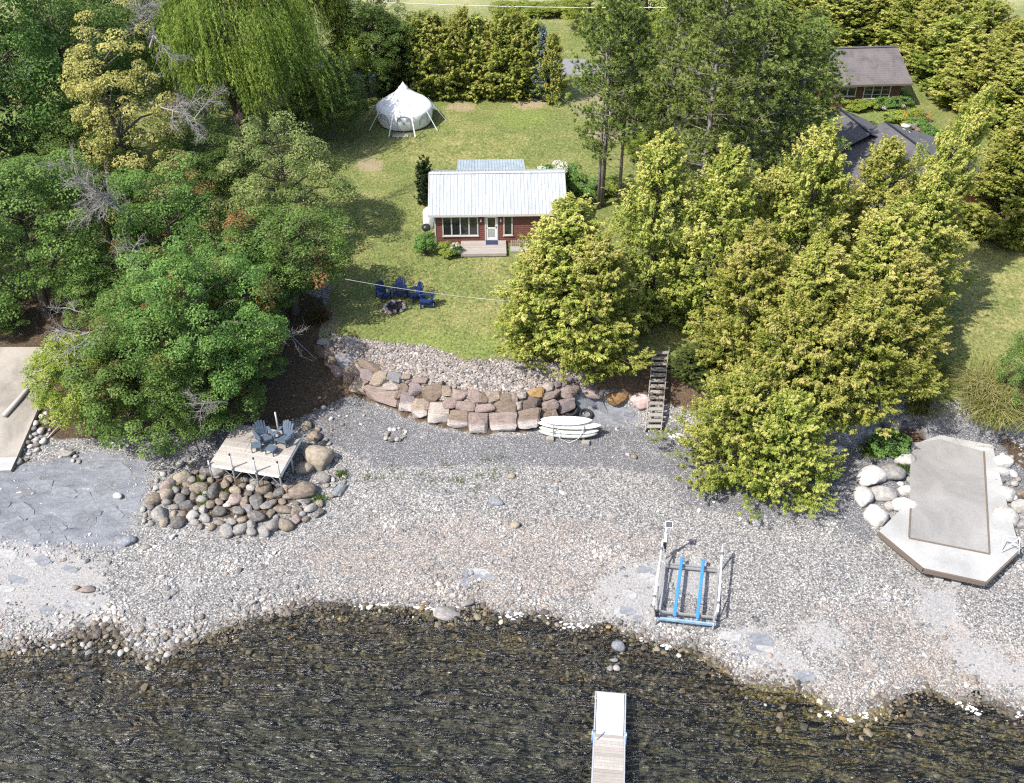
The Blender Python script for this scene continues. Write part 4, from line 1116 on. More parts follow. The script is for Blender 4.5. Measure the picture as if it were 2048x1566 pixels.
lathe([(.02, .005), (2.1, .005), (2.1, .05), (2.03, .06)], 40).build('groundsheet', M['black'], tent)
def tent_open(ang, wd, z0, z1, nm, mat):
    mb = MB(); pts = []
    k = 18
    rim = [(-wd, z0), (wd, z0)] + [(wd * math.cos(t * math.pi / k), z1 - wd + (wd * math.sin(t * math.pi / k))) for t in range(k + 1)]
    def rad(z): return float(np.interp(z, [0, .3, .8, 1.25, 1.48], [2.02, 2.14, 2.25, 2.30, 2.26])) + .012
    def P_(u, z):
        a = ang + u / 2.2; r_ = rad(z); return (r_ * math.cos(a), r_ * math.sin(a), z)
    rim = [(-wd, z0), (wd, z0)] + [(wd * math.cos(t * math.pi / k), z1 - wd * .8 + .8 * wd * math.sin(t * math.pi / k)) for t in range(k + 1)]
    cz = (z0 + z1) / 2
    vs = [P_(0, cz)] + [P_(u, z) for u, z in rim]
    mb.add(vs, [(0, i, i + 1) for i in range(1, len(vs) - 1)] + [(0, len(vs) - 1, 1)])
    o = mb.build(nm, mat, tent)
    e = MB().tube([Vector(P_(u, z)) * 1.003 for u, z in rim[1:]] + [Vector(P_(*rim[0]))], .022, 5, False).build('zip_edge', plain('grey_zip', (.30, .33, .37), .8, .1, 8), o)
FR = -math.pi / 2
tent_open(FR + .05, .52, .08, 1.36, 'door_panel', M['mesh'])
for da in (-.72, .82, -1.5, 1.55): tent_open(FR + da, .42, .45, 1.3, 'window_panel', plain('canvas_window', (.62, .65, .70), .85, .06, 4))
for k in range(10):
    a = 6.2832 * (k + .5) / 10 + FR
    p = Vector((2.28 * math.cos(a), 2.28 * math.sin(a), 1.46)); q = Vector((3.35 * math.cos(a), 3.35 * math.sin(a), .03))
    MB().beam(p, q, .07, .015).build('guy_strap', M['canvas'], tent)
    MB().tube([q + Vector((0, 0, -.1)), q + Vector((.02, 0, .1))], .02, 5).build('peg', M['galv'], tent)
o = MB()
mt = thing('entrance_mat', tp + Vector((-.15, -2.85, 0.02)), 'wooden slat mat on the grass before the bell tent door', 'mat')
for i in range(6): MB().box(-.62, .62, -.33 + i * .11, -.33 + i * .11 + .1, 0, .035).build('slat', M['deckwood'], mt)

# ------------------------------------------------------------------ slatted garden chairs
def adirondack(mat, name='garden_chair'):
    r_ = thing(name, (0, 0, 0), '', 'chair')
    for i in range(5):                                 # fan back
        u = (i - 2) * .115
        h = 1.02 - .05 * abs(i - 2) ** 1.5
        mb = MB(); w_ = .051
        mb.hexa([(u * .85 - w_, .22, .30), (u * .85 + w_, .22, .30), (u * .85 + w_, .245, .30), (u * .85 - w_, .245, .30),
                 (u * 1.12 - w_, .50, h), (u * 1.12 + w_, .50, h), (u * 1.12 + w_, .525, h), (u * 1.12 - w_, .525, h)])
        mb.build('back_slat', mat, r_)
    for i in range(5):
        y0 = -.36 + i * .115; z0 = .39 - i * .024
        MB().hexa([(-.27, y0, z0 - .02), (.27, y0, z0 - .02), (.27, y0 + .105, z0 - .042), (-.27, y0 + .105, z0 - .042),
                   (-.27, y0, z0), (.27, y0, z0), (.27, y0 + .105, z0 - .022), (-.27, y0 + .105, z0 - .022)]).build('seat_slat', mat, r_)
    for s_ in (-1, 1):
        MB().box(s_ * .355 - .07, s_ * .355 + .07, -.40, .36, .575, .60).build('arm', mat, r_)
        MB().box(s_ * .31 - .02, s_ * .31 + .02, -.37, -.27, 0, .574).build('leg', mat, r_)
        MB().beam((s_ * .285, -.32, .36), (s_ * .285, .52, .05), .03, .11).build('leg', mat, r_)
        MB().box(s_ * .31 - .02, s_ * .31 + .02, .29, .35, .15, .574).build('arm_post', mat, r_)
    MB().box(-.29, .29, -.375, -.355, .27, .37).build('apron', mat, r_)
    MB().box(-.33, .33, .37, .395, .50, .56).build('back_brace', mat, r_)
    return r_
pit = ground(790, 617)
blue = adirondack(M['navy'])
BL = [((768, 597), 'blue garden chair at the left end of the row round the fire pit'), ((800, 592), 'blue garden chair second from the left at the fire pit'),
      ((830, 598), 'blue garden chair third from the left at the fire pit'), ((853, 612), 'blue garden chair at the right end of the row round the fire pit')]
for k, ((px, py), lb) in enumerate(BL):
    o = blue if k == 0 else copy_tree(blue)
    p = ground(px, py); o.location = p
    d = pit - p
    o.rotation_euler = (0, 0, math.atan2(d.y, d.x) + math.pi / 2 + [.0, .05, -.1, -.1][k]); o.scale = (1.0,) * 3
    tag(o, lb, 'chair', 'blue chairs round the fire pit')
fp = thing('fire_pit', pit, 'round fire pit of stones with a dark grate in front of the blue chairs', 'fire pit')
for k in range(34):
    t = random.uniform(0, 6.28); r0 = random.uniform(.5, .72)
    o = link('ring_stone', rock_mesh(k % 12, BC[random.choice(['pale', 'grey', 'pink', 'tan'])]), fp)
    s_ = random.uniform(.09, .16); o.scale = (s_ * 1.2, s_, s_ * .8)
    o.location = (r0 * math.cos(t), r0 * math.sin(t) * .95, .06 + .1 * random.random()); o.rotation_euler = (random.uniform(-.4, .4), 0, random.uniform(0, 6))
lathe([(.01, .05), (.42, .06), (.46, .22), (.40, .2)], 18).build('ash_bowl', plain('charred_ash', (.025, .024, .024), .95, .4, 9), fp)
g_ = MB()
for i in range(9): g_.tube([(-.40 + i * .1, -math.sqrt(max(.0, .2 - (-.40 + i * .1) ** 2)), .25), (-.40 + i * .1, math.sqrt(max(.0, .2 - (-.40 + i * .1) ** 2)), .25)], .008, 4)
g_.build('grate', M['black'], fp)

# ------------------------------------------------------------------ stairs down the bank
st0, st1 = at(1321, 703, 3.42), at(1306, 862, 1.02)
sr = thing('beach_stairs', st1, 'steep grey wooden stairs from the lawn down to the beach', 'stairs')
d = st1 - st0; side_ = Vector((1, .0, 0))
sw = .43
for s_ in (-1, 1): MB().beam(st0 + side_ * sw * s_, st1 + side_ * sw * s_ + Vector((0, 0, .02)), .05, .20).build('stringer', M['greywood'], sr, origin=st1)
for i in range(14):
    p = st0.lerp(st1, (i + .3) / 14)
    c_ = p - st1
    MB().box(c_.x - sw + .027, c_.x + sw - .027, c_.y - .13, c_.y + .13, c_.z + .02, c_.z + .06).build('tread', M['greywood'], sr)
for s_ in (-1, 1):
    p = st0 + side_ * sw * s_ * 1.12
    MB().beam(p + Vector((0, .1, -1.0)), p + Vector((0, .1, .2)), .09, .09).build('post', M['greywood'], sr, origin=st1)

# ------------------------------------------------------------------ paddle boards on a rack
rk = ground(1137, 868)
rack = thing('board_rack', rk, 'timber board rack standing on the gravel below the retaining wall', 'rack')
s_r = scale_at(rk)
for u in (-.85, .78):
    MB().tube([(u, -.42, 0), (u, -.42, 1.0)], .028, 6).build('post', M['galv'], rack)
    MB().tube([(u, .42, 0), (u, .42, 1.15)], .028, 6).build('post', M['galv'], rack)
    for z_ in (.22, .52, .80): MB().tube([(u, -.5, z_), (u, .5, z_)], .022, 6).build('arm', M['galv'], rack)
    MB().beam((u, -.5, .05), (u, .5, .05), .09, .09).build('foot', M['greywood'], rack)
def board(L_, W_, T_, mat, loc, rz, label, cat, rock=.06, deck=None, name='paddle_board', tip=1.6, tilt=0.0):
    mb = MB(); ns = 22; nr = 12
    for i in range(ns + 1):
        t = -1 + 2 * i / ns
        w_ = W_ / 2 * (1 - abs(t) ** (2.3 if t < 0 else tip * 1.3)) ** .62 if abs(t) < 1 else 0.001
        th = T_ / 2 * (.35 + .65 * (1 - t * t) ** .5)
        zc = rock * t * t
        for k in range(nr):
            a = 6.2832 * k / nr
            mb.v.append((t * L_ / 2, max(w_, .004) * math.cos(a) , zc + th * (abs(math.sin(a)) ** .7) * (1 if math.sin(a) > 0 else -1)))
    for i in range(ns):
        for k in range(nr): mb.f.append((i * nr + k, i * nr + (k + 1) % nr, (i + 1) * nr + (k + 1) % nr, (i + 1) * nr + k))
    root = thing(name, loc, label, cat, rz=rz)
    root.rotation_euler = (tilt, 0, rz)
    mb.build('hull', mat, root, True)
    return root
whiteb = plain('white_board', (.82, .82, .80), .25, .03, 3); cream = plain('shaded_cream_hull', (.50, .50, .45), .3, .08, 3); dirty = plain('weathered_white_hull', (.40, .42, .40), .4, .3, 5)  # cream darkened to put the shade between the stacked boards into its colour
board(2.75, .78, .12, whiteb, rk + Vector((-.15, .02, .92)), R(-1), 'white surfboard lying on top of the board rack', 'board')
b2 = board(3.4, .72, .16, whiteb, rk + Vector((.02, -.05, .68)), R(-4), 'long white paddle board second from the top of the rack', 'board')
b3 = board(3.2, .70, .16, cream, rk + Vector((.0, -.14, .40)), R(-5), 'cream paddle board third from the top of the rack', 'board')
MB().box(-.72, -.4, -.18, .18, .085, .10).build('deck_pad', M['black'], b2)
kb = board(3.15, .66, .30, dirty, rk + Vector((-.05, -.22, .2)), R(-4), 'weathered white kayak at the bottom of the board rack', 'kayak', .12, name='kayak')
lathe([(.01, 0), (.24, 0), (.25, .05), (.21, .05)], 16).build('cockpit', M['black'], kb).location = (.1, 0, .12)
for u, z_ in ((-.9, .08), (.8, .08)): MB().box(u - .14, u + .14, -.18, .18, z_, z_ + .07).build('hatch', M['black'], kb)
rope = plain('pale_rope', (.6, .58, .52), .9, .1, 20)
MB().tube([Vector((-.62, -.48, .75)), Vector((-.5, -.62, .2)), Vector((0, -.75, .0)), Vector((.5, -.62, .2)), Vector((.75, -.48, .78))], .016, 5).build('rope', rope, rack, True)
for (px, py, lb) in ((1100, 880, 'left grey foot block in front of the board rack'), (1171, 888, 'right grey foot block in front of the board rack')):
    p = ground(px, py); o = MB().box(-.2, .2, -.15, .15, -.02, .17).build('concrete_block', M['concrete'], None, bevel=.02); o.location = p; tag(o, lb, 'block')
def tyre(px, py, r_, w_, label, tilt):
    p = ground(px, py)
    root = thing('tyre', p + Vector((0, 0, .12)), label, 'tyre')
    mb = MB(); n1, n2 = 28, 10
    for i in range(n1):
        a = 6.2832 * i / n1
        for k in range(n2):
            b = 6.2832 * k / n2
            rad = r_ + w_ * .42 * math.cos(b) * (1 if abs(math.cos(b)) < .8 else .9)
            mb.v.append((rad * math.cos(a), rad * math.sin(a), w_ * .5 * math.sin(b)))
    for i in range(n1):
        for k in range(n2): mb.f.append((i * n2 + k, ((i + 1) % n1) * n2 + k, ((i + 1) % n1) * n2 + (k + 1) % n2, i * n2 + (k + 1) % n2))
    mb.build('tread', M['rubber'], root, True)
    lathe([(r_ * .62, -.03), (r_ * .66, .0), (r_ * .62, .03)], 20).build('rim', M['galv'], root, True)
    root.rotation_euler = tilt
tyre(1140, 822, .36, .24, 'black tyre leaning behind the left half of the board stack', (R(28), 0, 0))
tyre(1172, 832, .33, .22, 'black tyre lying behind the right half of the board stack', (R(8), R(5), 0))

# ------------------------------------------------------------------ deck platform on legs over the boulders
ZP = 2.05
c1, c2, c3 = at(419, 927, ZP), at(560, 950, ZP), at(606, 868, ZP)
c4 = c1 + (c3 - c2)
plat = thing('deck_platform', (c1.x, c1.y, gz(c1.x, c1.y)), 'raised wooden deck platform on metal legs standing over the boulders', 'platform')
o0 = plat.location.copy()
ex = (c2 - c1); ey = (c4 - c1)
nb = 24
for i in range(nb):
    a0, a1 = (i + .04) / nb, (i + .96) / nb
    j = random.uniform(-.004, .004)
    q = [c1 + ey * a0, c1 + ex + ey * a0, c1 + ex + ey * a1, c1 + ey * a1]
    MB().hexa([v + Vector((0, 0, -.04)) for v in q] + [v + Vector((0, 0, j)) for v in q]).build('board', M['deckwood_y'] if i < 12 else M['deckwood'], plat, origin=o0)
for (p, q) in ((c1, c2), (c2, c3), (c4, c3), (c1, c4)):
    MB().beam(p + Vector((0, 0, -.12)), q + Vector((0, 0, -.12)), .05, .15).build('rim_beam', M['white_paint'], plat, origin=o0)
legs = []
for i in range(4):
    p = c1 + ex * (i / 3.0) - ey.normalized() * .05
    zb = gz(p.x, p.y) - .2
    MB().tube([Vector((p.x, p.y, zb)), Vector((p.x, p.y, ZP + (.85 if i else .25)))], .045, 8).build('leg', M['galv'], plat, True, o0)
    MB().tube([Vector((p.x, p.y, ZP - .1)), Vector((p.x, p.y, ZP + .08))], .065, 8).build('sleeve', M['galv'], plat, True, o0)
    if i: MB().tube([Vector((p.x, p.y, ZP + .85)), Vector((p.x, p.y, ZP + .93))], .05, 8).build('leg_cap', M['black'], plat, True, o0)
    legs.append(p)
for i in range(3):
    for s_ in (1, -1):
        a_ = legs[i] if s_ > 0 else legs[i + 1]
        m_ = legs[i].lerp(legs[i + 1], .38 if s_ > 0 else .62)
        MB().tube([a_ + Vector((0, 0, -.75)), m_ + Vector((0, 0, -.16))], .018, 6).build('brace', M['galv'], plat, origin=o0)
for t in (.5, .97):
    for e_ in (0, 1):
        p = c1 + ex * (.02 + .96 * e_) + ey * t
        MB().tube([Vector((p.x, p.y, gz(p.x, p.y) - .2)), Vector((p.x, p.y, ZP - .05))], .045, 8).build('leg', M['galv'], plat, True, o0)
p = c1 + ex * .62 + ey * 1.04
MB().tube([Vector((p.x, p.y, gz(p.x, p.y))), Vector((p.x, p.y, ZP + 1.1))], .05, 8).build('leg', M['galv'], plat, True, o0)
grey = adirondack(M['slategrey'])
for k, (px, py, face, lb) in enumerate(((530, 884, (545, 905), 'grey blue garden chair on the platform beside the maple leaves'), (570, 884, (550, 905), 'grey blue garden chair at the right side of the platform'))):
    o = grey if k == 0 else copy_tree(grey)
    p = at(px, py, ZP + .005); f_ = at(*face, ZP); d = f_ - p
    o.location = p; o.rotation_euler = (0, 0, math.atan2(d.y, d.x) + math.pi / 2); o.scale = (1.05,) * 3
    tag(o, lb, 'chair', 'chairs on the deck platform')
def stool(px, py, rz, label):
    r_ = thing('foot_stool', at(px, py, ZP + .005), label, 'stool', rz=rz)
    for i in range(4): MB().box(-.25, .25, -.24 + i * .125, -.24 + i * .125 + .11, .33, .355).build('slat', M['slategrey'], r_)
    for sx in (-1, 1):
        MB().box(sx * .22 - .02, sx * .22 + .02, -.24, .24, .25, .3295).build('side_rail', M['slategrey'], r_)
        for sy in (-1, 1): MB().box(sx * .22 - .02, sx * .22 + .02, sy * .2 - .03, sy * .2 + .03, 0, .2495).build('leg', M['slategrey'], r_)
stool(514, 900, R(8), 'grey blue slatted foot stool half under the leaves on the platform')
stool(544, 906, R(-22), 'grey blue slatted foot stool in the open middle of the platform')

# ------------------------------------------------------------------ boat lift
zl = .55
FL, FR_, BR, BL_ = at(1312, 1236, zl), at(1427, 1249, zl), at(1437, 1138, zl), at(1330, 1128, zl)
lift = thing('boat_lift', ground(1370, 1190), 'galvanised boat lift with two blue bunks standing on the shingle', 'boat lift')
o0 = lift.location.copy()
up = lambda v, h: v + Vector((0, 0, h))
def LB(p, q, w_, h_, nm, mat=M['galv']): return MB().beam(p, q, w_, h_).build(nm, mat, lift, origin=o0)
LB(FL, up(BL_, 0), .10, .13, 'side_rail'); LB(FR_, BR, .10, .13, 'side_rail')
LB(FL, FR_, .09, .12, 'cross_beam', plain('blue_grey_beam', (.22, .34, .48), .5, .3, 4)); LB(BL_, BR, .09, .12, 'cross_beam')
LB(FL.lerp(BL_, .12), FR_.lerp(BR, .12), .08, .10, 'cross_beam'); LB(FL.lerp(BL_, .96), FR_.lerp(BR, .96), .07, .09, 'cross_beam')
for t in (.36, .72):
    a_ = up(FL.lerp(FR_, t - .04 * (t < .5)), .16) + Vector((0, .1, 0)); b_ = up(BL_.lerp(BR, t - .04 * (t < .5)), .28) + Vector((0, .25, 0))
    MB().beam(a_, b_, .15, .11).build('bunk', M['blue_paint'], lift, origin=o0, bevel=.03)
    for u in (.12, .9): LB(a_.lerp(b_, u) + Vector((0, 0, -.06)), a_.lerp(b_, u) + Vector((0, 0, -.3)), .06, .06, 'bunk_bracket')
for p in (FL, FR_, BR, BL_):
    MB().tube([Vector((p.x, p.y, gz(p.x, p.y) - .05)), up(p, .1)], .05, 8).build('leg', M['galv'], lift, True, o0)
    MB().box(p.x - .15, p.x + .15, p.y - .15, p.y + .15, gz(p.x, p.y) - .03, gz(p.x, p.y) + .03).build('foot_pad', M['galv'], lift, origin=o0)
# outer guide rails, raised above the frame on both sides
for (p, q, dx) in ((FL, BL_, -.12), (FR_, BR, .18)):
    a_ = up(p, .5) + Vector((dx, .3, 0)); b_ = up(q, 1.0) + Vector((dx, .6, 0))
    MB().tube([a_, b_], .05, 8).build('guide_rail', M['white_paint'], lift, True, o0)
    LB(up(p, .05) + Vector((dx * .3, .25, 0)), a_, .06, .06, 'upright'); LB(up(q, .05) + Vector((dx * .3, .0, 0)), b_, .06, .06, 'upright')
    for t in (.12, .85): MB().tube([a_.lerp(b_, t) - Vector((0, 0, .06)), a_.lerp(b_, t) + Vector((0, 0, .07))], .07, 8).build('rail_clamp', M['slategrey'], lift, True, o0)
    LB(p.lerp(q, .1), up(p.lerp(q, .45), .45) + Vector((dx, 0, 0)), .045, .045, 'brace')
w0 = up(FL, .1) + Vector((.05, .15, 0))
lw = lathe([(.05, -.1), (.2, -.08), (.2, -.05), (.1, -.03), (.1, .03), (.2, .05), (.2, .08), (.05, .1)], 16).build('winch_drum', M['black'], lift)
lw.location = w0 - o0; lw.rotation_euler = (0, R(90), 0)
pb_ = up(BL_, 0) + Vector((-.05, .45, 0)); pt_ = pb_ + Vector((0, .1, 2.0))
MB().tube([pb_, pt_], .035, 8).build('power_post', M['white_paint'], lift, True, o0)
LB(pb_ + Vector((0, .05, .55)), pb_ + Vector((0, .08, 1.0)), .17, .14, 'motor_box', M['black'])
LB(pb_ + Vector((.02, .05, 1.0)), pb_ + Vector((.02, .08, 1.5)), .13, .10, 'control_box', M['white_paint'])
MB().tube([pb_ + Vector((.1, .05, 1.5)), pb_ + Vector((.13, .08, 1.2)), pb_ + Vector((.1, .05, .2))], .012, 5).build('cable', M['black'], lift, True, o0)
sp = pt_ + Vector((.12, 0, .05))
pm = MB().box(-.17, .17, -.17, .17, -.02, .02).build('solar_frame', M['white_paint'], lift); pm.location = sp - o0; pm.rotation_euler = (R(22), 0, R(-6))
pc = MB().box(-.145, .145, -.145, .145, .021, .028)
pc.build('solar_cells', plain('solar_cells', (.03, .032, .04), .25, .1, 8), pm)
for i in range(5): MB().box(-.12, .12, -.1 + i * .05 - .004, -.1 + i * .05 + .004, .0285, .031).build('cell_line', M['galv'], pm)

# ------------------------------------------------------------------ dock
zd = .55
d1, d2 = at(1192, 1382, zd), at(1251, 1387, zd)
d3, d4 = at(1181, 1640, zd), at(1246, 1645, zd)
dk2 = thing('dock', (d1.x, d1.y, 0), 'narrow aluminium dock reaching into the lake at the bottom edge', 'dock')
o0 = dk2.location.copy()
ax = ((d3 + d4) / 2 - (d1 + d2) / 2); Ld = ax.length; ax.normalize()
wdv = (d2 - d1); wdv = wdv - ax * wdv.dot(ax); Wd = wdv.length; wdv.normalize()
org = (d1 + d2) / 2
def DP(u, v, z_): return org + ax * u + wdv * v + Vector((0, 0, z_))
def dbox(u0, u1, v0, v1, z0, z1): return MB().hexa([DP(u0, v0, z0), DP(u1, v0, z0), DP(u1, v1, z0), DP(u0, v1, z0), DP(u0, v0, z1), DP(u1, v0, z1), DP(u1, v1, z1), DP(u0, v1, z1)])
h_ = Wd / 2
SPL = 2.02
dbox(.05, SPL - .02, -h_ + .06, h_ - .06, -.06, -.005).build('white_panel', plain('white_dock_panel', (.58, .61, .65), .4, .03, 2), dk2, origin=o0)
for s_ in (-1, 1): dbox(0, Ld, s_ * h_ - .03, s_ * h_ + .03, -.14, .0).build('side_rail', M['alu'], dk2, origin=o0)
dbox(0, .048, -h_ + .031, h_ - .031, -.14, .0).build('end_rail', M['alu'], dk2, origin=o0)
u = SPL
while u < Ld - .1:
    dbox(u + .004, u + .136, -h_ + .035, h_ - .035, -.04, random.uniform(-.004, .004)).build('board', M['deckwood'] if random.random() < .45 else M['deckwood_y'], dk2, origin=o0)
    u += .14
for u in (SPL - .05, Ld - .3):
    for s_ in (-1, 1):
        p = DP(u, s_ * (h_ + .06), 0)
        MB().tube([Vector((p.x, p.y, gz(p.x, p.y) - .1)), Vector((p.x, p.y, zd + .12))], .03, 8).build('leg', M['alu'], dk2, True, o0)
        MB().tube([Vector((p.x, p.y, zd + .12)), Vector((p.x, p.y, zd + .17))], .035, 8).build('leg_cap', M['blue_paint'], dk2, True, o0)
        dbox(u - .12, u + .4, s_ * (h_ + .045) - .012, s_ * (h_ + .045) + .012, -.12, -.01).build('leg_bracket', M['blue_paint'], dk2, origin=o0)
MB().tube([DP(SPL + .3, -h_ + .1, .06), DP(SPL - .1, -h_ + .42, .04)], .02, 6).build('pole_hook', M['galv'], dk2, origin=o0)

# ------------------------------------------------------------------ neighbours' buildings
ROOFG = concrete('brown_grey_shingles', (.125, .112, .112), (.085, .075, .075), 3)
ROOFD = concrete('dark_blue_grey_shingles', (.092, .09, .098), (.062, .06, .068), 3)
BROWN = wood('brown_stained_siding', (.125, .060, .028), 0, 3)
RED = plain('dark_red_siding', (.10, .03, .02), .8, .2, 3)
def shingle_roof(corners, mat, parent, origin, course=.22, name='shingle_course'):
    """courses of shingles, each lapping the one below; corners = eave-left, eave-right, ridge-right, ridge-left"""
    el, er, rr2, rl = [Vector(c) for c in corners]
    nc = max(4, int((rl - el).length / course))
    nrm = (er - el).cross(rl - el).normalized()
    if nrm.z < 0: nrm = -nrm
    mb = MB()
    for i in range(nc):
        a, b = i / nc, min(1, (i + 1.15) / nc)
        p = [el.lerp(rl, a), er.lerp(rr2, a), er.lerp(rr2, b), el.lerp(rl, b)]
        mb.hexa([v - nrm * .01 for v in p] + [p[0] + nrm * .014, p[1] + nrm * .014, p[2] + nrm * .006, p[3] + nrm * .006])
    return mb.build(name, mat, parent, origin=origin)
kb_ = ground(1742, 206)
cab = thing('garden_cabin', kb_, 'brown wooden cabin with a grey shingle roof behind the flower bed', 'house')
o0 = kb_.copy(); zc = kb_.z
e1, e2 = at(1652, 171, zc + 2.15), at(1826, 167, zc + 2.15)
r1, r2 = at(1660, 97, zc + 4.05), at(1795, 93, zc + 4.05)
dep = (r1.y + r2.y) / 2 - (e1.y + e2.y) / 2
shingle_roof((e1, e2, r2, r1), ROOFG, cab, o0)
bk = Vector((0, dep * .8, -1.5))
shingle_roof((r1 + bk, r2 + bk, r2, r1), ROOFG, cab, o0)
MB().beam(r1 + Vector((0, 0, .03)), r2 + Vector((0, 0, .03)), .25, .05).build('ridge_cap', ROOFD, cab, origin=o0)
MB().beam(e1 + Vector((0, -.02, -.06)), e2 + Vector((0, -.02, -.06)), .04, .16).build('fascia', M['brownwood'], cab, origin=o0)
yw = (e1.y + e2.y) / 2 + .55
xl, xr = e1.x + .5, e2.x - .75
WN = [(at(1733, 190, zc + 1.4).x, at(1787, 190, zc + 1.4).x, zc + .75, zc + 1.9)]
fw = siding(xl, xr, zc, zc + 2.3, [WN[0], (xl + .9, xl + 2.3, zc + .95, zc + 1.75)], lambda u, o_, z: (u, yw - o_, z)); fw.build('front_wall', BROWN, cab, origin=o0)
siding(yw, yw + 6, zc, zc + 2.3, [], lambda u, o_, z: (xr + o_, u, z)).build('side_wall', BROWN, cab, origin=o0)
siding(yw, yw + 6, zc, zc + 2.3, [], lambda u, o_, z: (xl - o_, u, z)).build('side_wall', BROWN, cab, origin=o0)
MB().add([(xl, yw + .1, zc + 2.3), (xr, yw + .1, zc + 2.3), (xr, yw + 6, zc + 2.3), (xl, yw + 6, zc + 2.3)], [(0, 1, 2, 3)]).build('ceiling', BROWN, cab, origin=o0)
cw = window(WN[0][0] - o0.x, WN[0][1] - o0.x, .75, 1.9, 3, cab, y=yw - o0.y - .03)
window(xl + .9 - o0.x, xl + 2.3 - o0.x, .95, 1.75, 2, cab, y=yw - o0.y - .03)
for z_ in (1.12, 1.5): MB().box(WN[0][0] - o0.x + .05, WN[0][1] - o0.x - .05, yw - o0.y - .06, yw - o0.y - .035, z_, z_ + .03).build('muntin', M['trim'], cw)

# house with the large dark roof, mostly behind the cedars
zh = gz(26, 66); o0 = Vector((27.2, 62, zh))
big = thing('neighbour_house', o0, 'neighbouring house with a broad dark blue grey shingle roof behind the cedars', 'house')
rA0, rA1 = at(1858, 309, 7.25), at(1773, 246, 7.25)
dirv = (rA1 - rA0).normalized(); perp = Vector((-dirv.y, dirv.x, 0))   # perp points to the left (west)
r0 = rA0 - dirv * 3.2; r1_ = rA1 + dirv * .2
Lw, Rw = 5.3, 4.6
def off(p, d_, z_): q = p + perp * d_; return Vector((q.x, q.y, z_))
shingle_roof((off(r0, Lw, 5.35), off(r1_, Lw, 5.35), r1_, r0), ROOFD, big, o0)
shingle_roof((off(r0, -Rw, 5.6), off(r1_, -Rw, 5.6), r1_, r0), ROOFD, big, o0)
MB().beam(r0 + Vector((0, 0, .05)), r1_ + Vector((0, 0, .05)), .12, .09).build('ridge_vent', M['black'], big, origin=o0)
rB0, rB1 = at(1733, 262, 7.1), at(1676, 216, 7.1)
rB0 = rB0 - dirv * .6
shingle_roof((off(rB0, 2.6, 5.9), off(rB1, 2.6, 5.9), rB1, rB0), ROOFD, big, o0)
shingle_roof((off(rB0, -2.6, 5.95), off(rB1, -2.6, 5.95), rB1, rB0), ROOFD, big, o0)
MB().beam(rB0 + Vector((0, 0, .05)), rB1 + Vector((0, 0, .05)), .12, .09).build('ridge_vent', M['black'], big, origin=o0)
def wallpoly(pts, nm):
    vs = [Vector((p.x, p.y, zh - .1)) for p in pts] + [Vector((p.x, p.y, p.z)) for p in pts]
    n_ = len(pts)
    MB().add(vs, [(i, (i + 1) % n_, n_ + (i + 1) % n_, n_ + i) for i in range(n_)]).build(nm, RED, big, origin=o0)
wallpoly([off(r0 + dirv * .5, Lw - .6, 5.5), off(r0 + dirv * .5, -Rw + .6, 5.7), off(r1_ - dirv * .5, -Rw + .6, 5.7), off(r1_ - dirv * .5, Lw - .6, 5.5)], 'wall')
wallpoly([off(rB0 + dirv * .5, 2.2, 6.0), off(rB0 + dirv * .5, -2.2, 6.0), off(rB1 - dirv * .5, -2.2, 6.0), off(rB1 - dirv * .5, 2.2, 6.0)], 'wall')
for rz0, lw_, rw_, ez, nm in ((r0 + dirv * .5, Lw - .6, Rw - .6, 5.5, 'gable'),):
    MB().add([off(rz0, lw_, ez), off(rz0, -rw_, ez), Vector((rz0.x, rz0.y, 7.15))], [(0, 1, 2)]).build(nm, RED, big, origin=o0)
vp = at(1732, 280, 6.3)
MB().tube([vp + Vector((0, 0, -.3)), vp + Vector((.02, 0, .75))], .06, 8).build('vent_pipe', M['white_paint'], big, True, o0)
MB().tube([vp + Vector((-.25, -.05, -.12)), vp + Vector((0, -.02, -.05))], .06, 8).build('vent_elbow', M['white_paint'], big, True, o0)
cp_ = at(1806, 272, 6.3)
MB().box(cp_.x - .35, cp_.x + .35, cp_.y - .3, cp_.y + .3, 5.3, 6.7).build('chimney', M['white_paint'], big, origin=o0)
MB().tube([Vector((cp_.x, cp_.y, 6.6)), Vector((cp_.x, cp_.y, 7.05))], .2, 12).build('flue', M['galv'], big, True, o0)
MB().tube([Vector((cp_.x, cp_.y, 7.05)), Vector((cp_.x, cp_.y, 7.13))], .3, 12).build('flue_cap', M['white_paint'], big, True, o0)

# ------------------------------------------------------------------ overhead cables and pole
cab_m = plain('cable_grey', (.55, .55, .53), .6, .1, 5)
def cable(p, q, sag, r_, label):
    pts = [p.lerp(q, i / 14) - Vector((0, 0, sag * 4 * (i / 14) * (1 - i / 14))) for i in range(15)]
    o = MB().tube(pts, r_, 5).build('overhead_cable', cab_m, None, True, p); o.location = p
    tag(o, label, 'cable')
cable(at(690, 558, 7.5), at(1030, 603, 7.5), .15, .007, 'thin pale cable strung over the lawn behind the fire pit')
cable(at(640, -2, 9.5), at(1400, 14, 9.5), .3, .03, 'pale overhead line crossing above the tall hedge')
pp = ground(1824, 12)
pol = thing('utility_pole', pp, 'dark wooden utility pole in the pale field at the top right', 'pole')
MB().tube([(0, 0, -.3), (.15, 0, 9)], [.16, .11], 10).build('shaft', M['brownwood'], pol, True)
MB().box(-.9, 1.2, -.06, .06, 8.2, 8.35).build('crossarm', M['brownwood'], pol)
